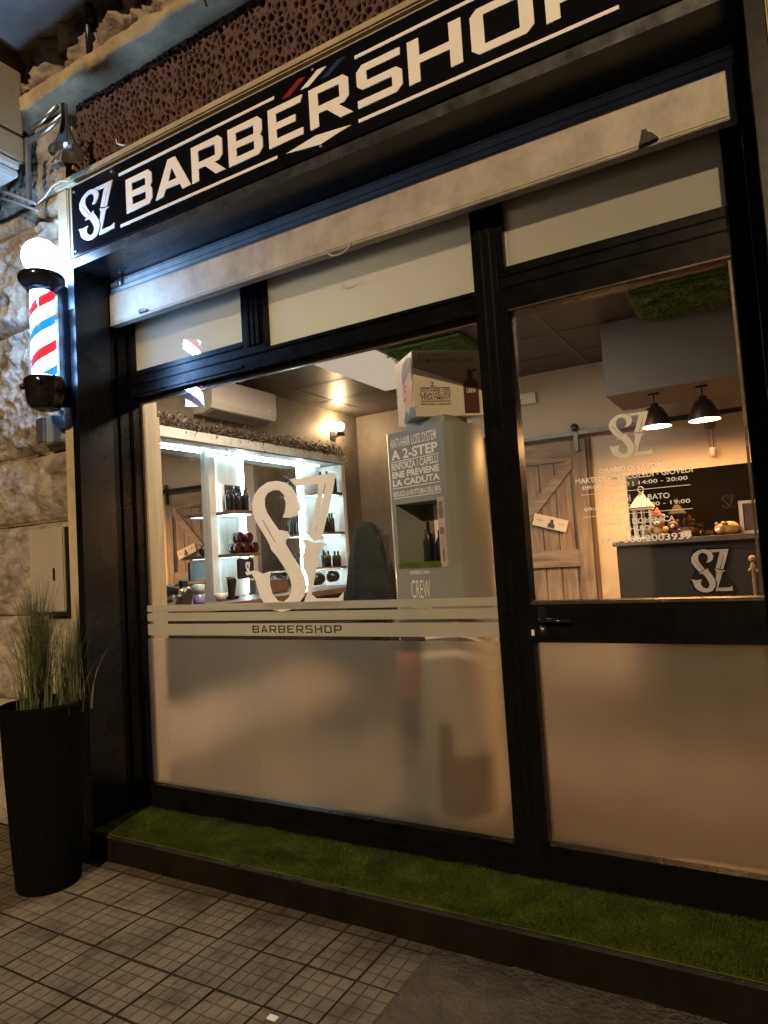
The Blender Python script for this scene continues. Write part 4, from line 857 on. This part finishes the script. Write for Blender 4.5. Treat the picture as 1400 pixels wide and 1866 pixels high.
# panel with niche: split outline prism into bands round the opening
NZ0, NZ1 = 1.395, 1.712
n0, n1 = P1 + e1 * .022, P1 + e1 * .318
back = Vector((-e1.y, e1.x))
b = B(); b.prism(outline_s, 1.0605, NZ0); b.prism(outline_s, NZ1, 2.085)
D = .20
i0, i1 = n0 + back * D, n1 + back * D
kR = min(range(len(outline_s)), key=lambda q: (Vector(outline_s[q]) - Vector((1.865, .69))).length); kL = min(range(len(outline_s)), key=lambda q: (Vector(outline_s[q]) - Vector((1.475, .65))).length)
b.prism([tuple(P1), tuple(n0), tuple(i0)] + [tuple(q) for q in outline_s[kL:]], NZ0, NZ1)
b.prism([tuple(n1)] + [tuple(q) for q in outline_s[1:kR + 1]] + [tuple(i1)], NZ0, NZ1)
dcol = b.build('column', M['display'], dp)
Tp = frame_m((P1.x, P1.y, 0), (e1.x, e1.y, 0), (0, 0, 1))
def onp(s, d): return Tp @ Vector((s, d, 0))
b = B(); q = [tuple(i0 + back * .004), tuple(i1 + back * .004), (1.865, .70), (1.475, .66)]
b.prism([tuple(i0), tuple(i1), tuple(i1 + back * .01), tuple(i0 + back * .01)], NZ0 + .0004, NZ1 - .0004); b.build('niche_back', M['brownband'], dp)
flat('niche_print', [[(.105, 1.46), (.285, 1.46), (.285, 1.705), (.105, 1.705)], [(.150, 1.60), (.155, 1.60), (.163, 1.68), (.157, 1.68)], [(.205, 1.62), (.255, 1.62), (.255, 1.682), (.205, 1.682)]], .002, Tp @ Matrix.Translation((0, 0, -D + .003)), M['white'], dcol)
def pt(s, s0, w_, z, h, off=.01, d=.0015): return text_mesh(s, w_, h, 0, Tp @ Matrix.Translation((s0, z, d)), off)
tx = [pt('ANTI-HAIR LOSS SYSTEM', .012, .325, 2.005, .050), pt('A 2-STEP', .016, .325, 1.943, .052, .03), pt('RINFORZA I CAPELLI', .012, .328, 1.890, .038, .02),
      pt('ENE PREVIENE', .014, .328, 1.848, .034, .03), pt('LA CADUTA', .014, .328, 1.806, .034, .03), pt('RIDUCE LA ROTTURA DELL\'80%', .014, .330, 1.752, .028, .015)]
join_meshes('lettering', tx, M['white'], dcol)
for zz in (1.932, 1.794, 1.742): flat('rule', [[(.012, zz), (.342, zz), (.342, zz + .004), (.012, zz + .004)]], .001, Tp @ Matrix.Translation((0, 0, .0015)), M['white'], dcol)
tx = [pt('AMERICAN', .095, .135, 1.352, .018, 0), pt('CREW', .100, .130, 1.232, .090, -.01), pt('Official Supplier to Men', .105, .13, 1.178, .012)]
join_meshes('brand_lettering', tx, M['white'], dcol)
b = B(); c_ = P1 + e1 * .315; b.prism([tuple(c_), tuple(c_ + e1 * .045), tuple(c_ + e1 * .045 - back * .004), tuple(c_ - back * .004)], 1.385, 1.722)
b.build('price_strip', M['pale'], dcol)
flat('price_print', [[(.325, 1.62), (.350, 1.62), (.350, 1.70), (.325, 1.70)], [(.325, 1.54), (.350, 1.54), (.350, 1.575), (.325, 1.575)], [(.333, 1.41), (.343, 1.41), (.343, 1.47), (.333, 1.47)]], .001, Tp @ Matrix.Translation((0, 0, .006)), M['brownband'], dcol)
b = B(); b.tube([(P1.x - .004, P1.y, FZ), (P1.x - .004, P1.y, 2.085)], .005, 8); b.build('edge_strip', mat('shiny_card_edge', (.55, .56, .54), .2, .3), dcol)
vs, fs = [], []
for _ in range(2500):
    s_ = random.uniform(.02, .318); dd = random.uniform(0, .10); p2 = P1 + e1 * s_ + back * dd; p = Vector((p2.x, p2.y, NZ0)); a = random.uniform(0, 6.3); k = len(vs)
    if random.random() < .3: p = Vector(((P1 + e1 * s_ - back * .004).x, (P1 + e1 * s_ - back * .004).y, NZ0 - random.uniform(0, .015)))
    vs.extend([(p.x - .0015, p.y, p.z), (p.x + .0015, p.y, p.z), (p.x + cos(a) * .006, p.y + sin(a) * .006, p.z + random.uniform(.01, .022))]); fs.append((k, k + 1, k + 2))
tri_mesh('grass_trim', vs, fs, M['moss'], dcol)
# header box on top
c0, c1, c2 = Vector((1.689, .257)), Vector((1.962, .492)), Vector((1.500, .430)); c3 = c2 + (c1 - c0)
BZ0, BZ1 = 2.13, 2.462
b = B(); b.prism([tuple(c0), tuple(c1), tuple(c3), tuple(c2)], BZ0, BZ1); hb = b.build('header_box', M['boxcard'], dp)
b = B(); b.prism([(1.58, .36), (1.82, .30), (1.86, .5), (1.62, .56)], 2.0855, BZ0 - .0005); b.build('header_neck', M['display'], dp)
ex = (c1 - c0).normalized(); Tr = frame_m((c0.x, c0.y, BZ0), (ex.x, ex.y, 0), (0, 0, 1)); W = (c1 - c0).length; H = BZ1 - BZ0
ezl = (c0 - c2).normalized(); Tl = frame_m((c2.x, c2.y, BZ0), (ezl.x, ezl.y, 0), (0, 0, 1)); WL = (c0 - c2).length
off = lambda T, d: T @ Matrix.Translation((0, 0, d))
flat('portal_shadow_band', [[(0.002, H - .085), (W - .002, H - .205), (W - .002, H - .002), (.002, H - .002)]], .001, off(Tr, .0012), M['brownband'], hb)  # slanting taupe area puts the portal's cast shadow into the box colour
bt = lambda s, x, w_, z, h, o=.01: text_mesh(s, w_, h, 0, off(Tr, .0025) @ Matrix.Translation((x, z, 0)), o)
tx = [bt('REGIMEN', .03, .15, H - .030, .016), bt('REGIME ANTICADUTA A 2 STEP', .03, .28, H - .062, .024), bt('2.', .085, .026, .150, .024), bt('ANTI-HAIR LOSS', .03, .155, .122, .018), bt('LEAVE-IN', .03, .155, .103, .016),
      bt('TREATMENT', .03, .155, .083, .017), bt('PER CAPELLI DIRADATI', .03, .155, .056, .010)]
join_meshes('box_lettering', tx, M['ink'], hb)
flat('box_rule', [[(.03, .142), (.185, .142), (.185, .145), (.03, .145)], [(.03, .074), (.185, .074), (.185, .077), (.03, .077)]], .001, off(Tr, .0025), M['ink'], hb)
def bottle_loops(x, z, s): return [[(x, z), (x + .07 * s, z), (x + .07 * s, z + .14 * s), (x + .048 * s, z + .155 * s), (x + .048 * s, z + .19 * s), (x + .066 * s, z + .19 * s), (x + .066 * s, z + .2 * s), (x + .022 * s, z + .2 * s), (x + .022 * s, z + .155 * s), (x, z + .14 * s)]]
flat('bottle_picture', bottle_loops(.255, .012, 1.12), .001, off(Tr, .0027), M['amber'], hb)
join_meshes('bottle_lettering', [text_mesh('CREW', .05, .022, 0, off(Tr, .0040) @ Matrix.Translation((.27, .115, 0)), 0)], M['white'], hb)
# generic printed portrait on the left face
flat('portrait_ground', [[(.002, .002), (WL - .002, .002), (WL - .002, H - .002), (.002, H - .002)]], .001, off(Tl, .0012), M['pale'], hb)
flat('portrait_face', [[(.12, .07), (.17, .05), (.205, .06), (.235, .10), (.245, .17), (.24, .23), (.18, .26), (.13, .24), (.11, .19), (.095, .15), (.11, .12)]], .001, off(Tl, .0026), M['skin'], hb)
flat('portrait_hair', [[(.11, .19), (.10, .25), (.12, .295), (.18, .315), (.235, .305), (.25, .25), (.25, .19), (.235, .19), (.232, .225), (.19, .238), (.14, .215), (.125, .21)]], .001, off(Tl, .0038), M['hair'], hb)
flat('portrait_features', [[(.118, .178), (.148, .184), (.148, .178), (.118, .171)], [(.12, .160), (.142, .164), (.142, .156), (.12, .154)], [(.103, .115), (.14, .120), (.14, .112), (.108, .108)]], .001, off(Tl, .0042), M['hair'], hb)
flat('portrait_shirt', [[(.09, .004), (WL - .004, .004), (WL - .004, .05), (.20, .058), (.165, .03), (.13, .058)]], .001, off(Tl, .0034), M['navy'], hb)
# printed man and bottle on the lower part of the column (seen through the frosted film)
b = B(); b.prism(outline_s, FZ, 1.06); low = b.build('poster_base', mat('cream_poster_card', (.80, .74, .62), .5, 0, .03), dp)
grow = lambda pts, k=1.014: [tuple(Vector((1.68, .5)) + (Vector(q) - Vector((1.68, .5))) * k) for q in pts]
def wrap(name, pts, z0, z1, m, k=1.014):
    o_ = grow(pts, k); i_ = grow(pts, .97); b = B(); b.prism(o_ + i_[::-1], z0, z1); b.build(name, m, low)
kS = min(range(len(outline_s)), key=lambda q: (Vector(outline_s[q]) - Vector((1.905, .43))).length)
side = [tuple(P1 + e1 * .225)] + [tuple(q) for q in outline_s[1:kS + 1]]
wrap('printed_bottle', side, .215, .50, M['amber'])
wrap('printed_bottle_neck', [tuple(P1 + e1 * .24), tuple(P1 + e1 * .33)], .50, .64, M['amber'])
front = lambda a_, b_: [tuple(P1 + e1 * a_), tuple(P1 + e1 * b_)]
wrap('printed_face', front(.012, .155), .74, .955, mat('strong_printed_skin', (.62, .24, .15), .5)); wrap('printed_hair', front(.0, .17), .955, 1.055, M['hair'])
wrap('printed_jacket', front(.0, .13), .52, .74, M['brownband']); wrap('printed_hand', front(.02, .10), .42, .52, M['skin'])
for k, (s_, dd, hh) in enumerate(((.135, .10, .175), (.175, .07, .215), (.215, .11, .17), (.25, .08, .185), (.29, .10, .18))):
    p2 = P1 + e1 * s_ + back * dd
    if k == 0: bn = make_bottle('display_bottle', 'black bottle standing on the grass trim inside the display niche', hh, .022, M['bottle'], 'bottles in the display niche', False, (p2.x, p2.y, NZ0 + .001))
    else: c = copy_tree(bn, (p2.x, p2.y, NZ0 + .001)); c.scale = (1, 1, hh / .175)

# ---- barn doors on the back wall
bd = thing('barn_door', (1.28, 3.44, .19), 'weathered wooden sliding barn door with diagonal brace', 'door')
b = B(); n = 7
for k in range(n): b.box(.76 + k * 1.02 / n, .76 + (k + 1) * 1.02 / n - .006, 3.435, 3.462, .19, 2.385, .003)
b.build('planks', M['wood'], bd)
b = B(); b.box(.76, .90, 3.41, 3.4345, .19, 2.385, .003); b.box(1.66, 1.785, 3.41, 3.4345, .19, 2.385, .003); b.build('stile', M['wood'], bd)
b = B(); b.box(.9005, 1.6595, 3.411, 3.4345, 2.20, 2.385, .003); b.box(.9005, 1.6595, 3.411, 3.4345, 1.245, 1.40, .003); b.box(.9005, 1.6595, 3.411, 3.4345, .19, .36, .003); b.build('rail', M['woodh'], bd)
b = B(); b.prismy([(.905, 1.40), (.905, 1.47), (1.60, 2.20), (1.655, 2.20), (1.655, 2.13), (.98, 1.40)], 3.413, 3.4345); b.build('brace', M['woodh'], bd)
b = B(); b.box(1.695, 1.735, 3.385, 3.409, 2.27, 2.50, .003); b.lathe([(.035, 0), (.035, .02)], (1.715, 3.375, 2.49), 20, 'y'); b.box(.82, .86, 3.385, 3.409, 2.27, 2.50, .003); b.lathe([(.035, 0), (.035, .02)], (.84, 3.375, 2.49), 20, 'y'); b.build('hanger', M['black'], bd)
b = B(); b.tube([(.81, 3.409, 1.30), (.81, 3.37, 1.33), (.81, 3.37, 1.55), (.81, 3.409, 1.58)], .010, 8); b.build('pull_handle', M['black'], bd)
rl = B(); rl.box(.5, 3.05, 3.40, 3.408, 2.425, 2.465); 
for x in (.6, 1.2, 1.95, 2.6): rl.box(x, x + .03, 3.409, 3.499, 2.435, 2.455)
setp(rl.build('door_rail', M['black']), 'long black flat steel rail carrying the sliding barn door', 'rail')
def card(name, x, z, rot, label, cat):
    t = thing(name, (x, 3.40, z), label, cat)
    T = XZ(x, 3.404, z) @ Matrix.Rotation(rot, 4, 'Z')
    flat('sheet', [[(-.16, -.055), (.16, -.055), (.16, .055), (-.16, .055)]], .004, T, M['boxcard'], t)
    T2 = T @ Matrix.Translation((0, 0, .004))
    flat('print', [[(-.02, -.045), (.05, -.045), (.045, -.01), (.03, 0), (.03, .03), (0, .03), (0, 0), (-.015, -.01)]], .001, T2, M['ink'], t)
    join_meshes('script', [text_mesh('Auguri', .07, .028, 0, T2 @ Matrix.Translation((-.13, -.01, 0)), 0), text_mesh('con noi', .05, .016, 0, T2 @ Matrix.Translation((.08, 0, 0)), 0)], M['ink'], t)
card('voucher_card', 1.42, 1.655, -.30, 'cream paper card pinned askew on the barn door', 'card')
b = B(); b.box(1.7865, 1.815, 3.44, 3.499, .18, 2.40, .003); setp(b.build('door_shadow_strip', mat('painted_door_shadow', (.10, .07, .05), .6)), 'dark brown strip painted as the shadow beside the barn door', 'painted shadow')  # dark strip put in for the narrow shadow along the door edge

em = thing('emergency_light', (1.30, 3.45, 2.9), 'small white emergency light box high on the back wall', 'emergency light')
b = B(); b.box(1.15, 1.36, 3.455, 3.4995, 2.79, 2.895, .006); b.build('housing', M['plastic'], em)
b = B(); b.ball((1.21, 3.452, 2.865), .006); b.build('indicator', emit('green_led', (.2, 1, .35), 6), em)

# ---- counter
ct = thing('reception_counter', (2.9, 2.4, .17), 'charcoal reception counter with a large pale emblem on its front', 'counter')
b = B(); b.box(2.215, 4.15, 2.20, 2.70, FZ, 1.412, .004); b.build('body', M['counter'], ct)
b = B(); b.box(2.195, 4.15, 2.175, 2.74, 1.4125, 1.448, .004); b.build('top', mat('grey_brown_counter_top', (.16, .13, .11), .35), ct)
lo = logo_loops(.241, .283, 2.676, 1.080)
flat('emblem', lo, .008, XZ(0, 2.186, 0), mat('brushed_emblem', (.62, .56, .52), .4, .2), ct)
# dark backing plate of the emblem
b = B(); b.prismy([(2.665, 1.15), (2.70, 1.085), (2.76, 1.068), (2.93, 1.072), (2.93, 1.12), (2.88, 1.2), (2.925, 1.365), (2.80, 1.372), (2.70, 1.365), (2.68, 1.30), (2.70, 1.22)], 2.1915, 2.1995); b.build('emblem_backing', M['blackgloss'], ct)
CT = 1.4485
ln = thing('candle_lantern', (2.36, 2.42, CT), 'white wooden lantern with pitched roof on the left end of the counter', 'lantern')
b = B(); a0, a1, c0_, c1_ = 2.315, 2.435, 2.36, 2.48; b.box(a0 - .012, a1 + .012, c0_ - .012, c1_ + .012, CT, CT + .022, .003)
for x in (a0, a1 - .012, (a0 + a1) / 2 - .004):
    for y in (c0_, c1_ - .012): b.box(x, x + (.012 if x != (a0 + a1) / 2 - .004 else .008), y, y + .012, CT + .022, CT + .215)
for x in (a0, a1 - .012): b.box(x, x + .012, (c0_ + c1_) / 2 - .004, (c0_ + c1_) / 2 + .004, CT + .022, CT + .215)
b.box(a0, a1, c0_, c0_ + .008, CT + .12, CT + .128); b.box(a0, a1, c1_ - .008, c1_, CT + .12, CT + .128); b.box(a0 - .01, a1 + .01, c0_ - .01, c1_ + .01, CT + .215, CT + .232); b.build('cage', M['lantern'], ln)
b = B(); cx, cy = (a0 + a1) / 2, (c0_ + c1_) / 2
b._add([(a0 - .018, c0_ - .018, CT + .2325), (a1 + .018, c0_ - .018, CT + .2325), (a1 + .018, c1_ + .018, CT + .2325), (a0 - .018, c1_ + .018, CT + .2325), (cx - .02, cy - .02, CT + .32), (cx + .02, cy - .02, CT + .32), (cx + .02, cy + .02, CT + .32), (cx - .02, cy + .02, CT + .32)], [(0, 1, 5, 4), (1, 2, 6, 5), (2, 3, 7, 6), (3, 0, 4, 7), (4, 5, 6, 7), (3, 2, 1, 0)])
b.box(cx - .014, cx + .014, cy - .014, cy + .014, CT + .32, CT + .345); b.tube([(cx + .02 * cos(k), cy, CT + .362 + .02 * sin(k)) for k in [i * pi / 6 for i in range(13)]], .0025, 6); b.build('roof', M['lantern'], ln)
b = B(); b.lathe([(.025, CT + .023), (.025, CT + .10)], (cx, cy, 0), 16); b.build('candle', M['garl2'], ln)
def plush(name, label, x, y, s, m, hat=None, snout=None):
    t = thing(name, (x, y, CT), label, 'plush toy')
    b = B(); b.ball((x, y, CT + .045 * s), .05 * s, sc=(1, .85, .95)); b.ball((x, y - .012 * s, CT + .115 * s), .042 * s, sc=(1.05, .95, .9))
    for q in (-1, 1):
        b.ball((x + q * .036 * s, y, CT + .150 * s), .015 * s); b.ball((x + q * .048 * s, y - .03 * s, CT + .06 * s), .018 * s, sc=(1, 1.3, 1.2)); b.ball((x + q * .03 * s, y - .05 * s, CT + .019 * s), .019 * s, sc=(1, 1.3, 1))
    b.build('body', m, t)
    b = B(); b.ball((x, y - .052 * s, CT + .105 * s), .017 * s, sc=(1.2, .8, .8)); b.build('muzzle', M['lantern'], t)
    b = B()
    for q in (-1, 1): b.ball((x + q * .015 * s, y - .052 * s, CT + .122 * s), .005 * s)
    b.ball((x, y - .066 * s, CT + .109 * s), .005 * s); b.build('face', M['blackgloss'], t)
    if hat is not None:
        b = B(); b.lathe([(.040 * s, CT + .14 * s), (.036 * s, CT + .155 * s), (.018 * s, CT + .185 * s), (.002, CT + .215 * s)], (x, y - .008 * s, 0), 20); b.build('hat', hat, t)
    return t
plush('plush_bear', 'tan plush bear with a reddish pointed hat beside the lantern', 2.475, 2.40, 1.05, M['plush'], M['plushr'])
plush('plush_bear', 'small brown plush bear right of the bear with the hat', 2.570, 2.42, .78, M['plushb'])
t = thing('plush_pig', (2.90, 2.42, CT), 'round cream plush animal lying on the counter beside the picture frame', 'plush toy')
b = B(); b.ball((2.92, 2.43, CT + .045), .055, sc=(1.15, .9, .82)); b.ball((2.865, 2.41, CT + .042), .036, sc=(1, 1, .95)); b.ball((2.845, 2.40, CT + .078), .011); b.ball((2.885, 2.40, CT + .08), .012); b.build('body', M['plush'], t)
b = B(); b.ball((2.852, 2.378, CT + .034), .014, sc=(1.2, .7, .9)); b.build('muzzle', M['lantern'], t)
b = B(); b.ball((2.845, 2.378, CT + .053), .004); b.ball((2.872, 2.376, CT + .055), .004); b.ball((2.905, 2.388, CT + .075), .012, sc=(1, .5, 1)); b.build('patches', M['plushb'], t)
t = thing('card_holder', (2.64, 2.42, CT), 'small white business card holder on the counter', 'card holder')
b = B(); b.box(2.61, 2.68, 2.40, 2.44, CT, CT + .045, .003); b.build('tray', M['lantern'], t)
b = B(); b.box(2.615, 2.675, 2.425, 2.435, CT + .046, CT + .072); b.build('cards', M['ink'], t)
t = thing('picture_frame', (3.08, 2.42, CT), 'pale wooden picture frame standing on the counter at the right', 'picture frame')
b = B(); b.box(2.985, 3.20, 2.44, 2.46, CT, CT + .020, .002); b.box(2.985, 3.20, 2.44, 2.46, CT + .20, CT + .222, .002); b.box(2.985, 3.008, 2.44, 2.46, CT + .0205, CT + .1995); b.box(3.178, 3.20, 2.44, 2.46, CT + .0205, CT + .1995); b.build('frame', M['lantern'], t)
b = B(); b.box(3.0085, 3.1775, 2.448, 2.458, CT + .0205, CT + .1995); b.build('picture', mat('grey_picture', (.14, .11, .10), .3), t)
t = thing('cable_bundle', (2.76, 2.45, CT), 'small dark object lying on the counter between card holder and plush', 'gadget')
b = B(); b.box(2.72, 2.80, 2.43, 2.47, CT, CT + .016, .004); b.ball((2.74, 2.45, CT + .02), .012); b.build('body', M['blackgloss'], t)
t = thing('ornament_figure', (3.07, 2.1, 1.1), 'thin pale standing figurine in front of the counter at the right edge', 'ornament')
b = B(); b.lathe([(.03, FZ), (.03, FZ + .02), (.010, FZ + .05), (.010, 1.22), (.018, 1.24), (.008, 1.27)], (3.045, 2.08, 0), 14); b.ball((3.045, 2.08, 1.29), .022); b.ball((3.028, 2.08, 1.22), .012); b.ball((3.066, 2.08, 1.215), .012); b.build('figurine', M['plush'], t)

# dark glass board on the back wall
t = thing('dark_wall_mirror', (2.8, 3.48, 1.6), 'large black glass panel on the back wall behind the counter', 'panel')
b = B(); b.box(2.105, 3.9, 3.478, 3.4995, 1.20, 2.015, .002); b.build('glass', mat('black_mirror_glass', (.004, .0035, .003), .01, 0, .1, 3, spec=.6), t)
# pendants
def pendant(x, label):
    y = 2.58
    t = thing('pendant_lamp', (x, y, 2.27), label, 'pendant lamp', 'pendant lamps over the counter')
    b = B(); b.lathe([(.105, 2.270), (.100, 2.305), (.085, 2.345), (.055, 2.41), (.030, 2.395), (.030, 2.435), (.022, 2.445)], (x, y, 0), 36, cap=False)
    b.build('lamp_shade', mat('bronze_shade', (.05, .032, .022), .35, .6), t)
    b = B(); b.lathe([(.102, 2.271), (.097, 2.304), (.082, 2.342), (.053, 2.375), (.002, 2.382)], (x, y, 0), 36, cap=False); b.build('shade_lining', mat('pale_shade_lining', (.75, .68, .55), .5), t)
    b = B(); b.tube([(x, y, 2.445), (x, y, 2.519)], .006, 8); b.box(x - .04, x + .04, y - .015, y + .015, 2.505, 2.5195, .003); b.build('stem', M['black'], t)
    b = B(); b.ball((x, y, 2.305), .036); b.build('bulb', PBULB, t)
pendant(2.497, 'left bronze pendant lamp beside the door emblem, shining on the counter')
pendant(2.820, 'right bronze pendant lamp, the nearer to the door jamb')
t = thing('balloon_ornament', (2.82, 3.42, 2.1), 'small wire hot air balloon ornament on the back wall', 'ornament')
b = B(); b.ball((2.80, 3.42, 2.36), .045, sc=(1, .8, 1)); b.build('balloon', mat('brown_glass', (.12, .08, .05), .3), t)
b = B()
for k in range(6): a = k * pi / 3; b.tube([(2.80 + .04 * cos(a), 3.42 + .03 * sin(a), 2.34), (2.805 + .02 * cos(a), 3.42 + .02 * sin(a), 2.16)], .0015, 5)
b.build('cords', M['ink'], t)
b = B(); b.lathe([(.020, 2.10), (.028, 2.165)], (2.805, 3.42, 0), 16); b.build('basket', M['lantern'], t)
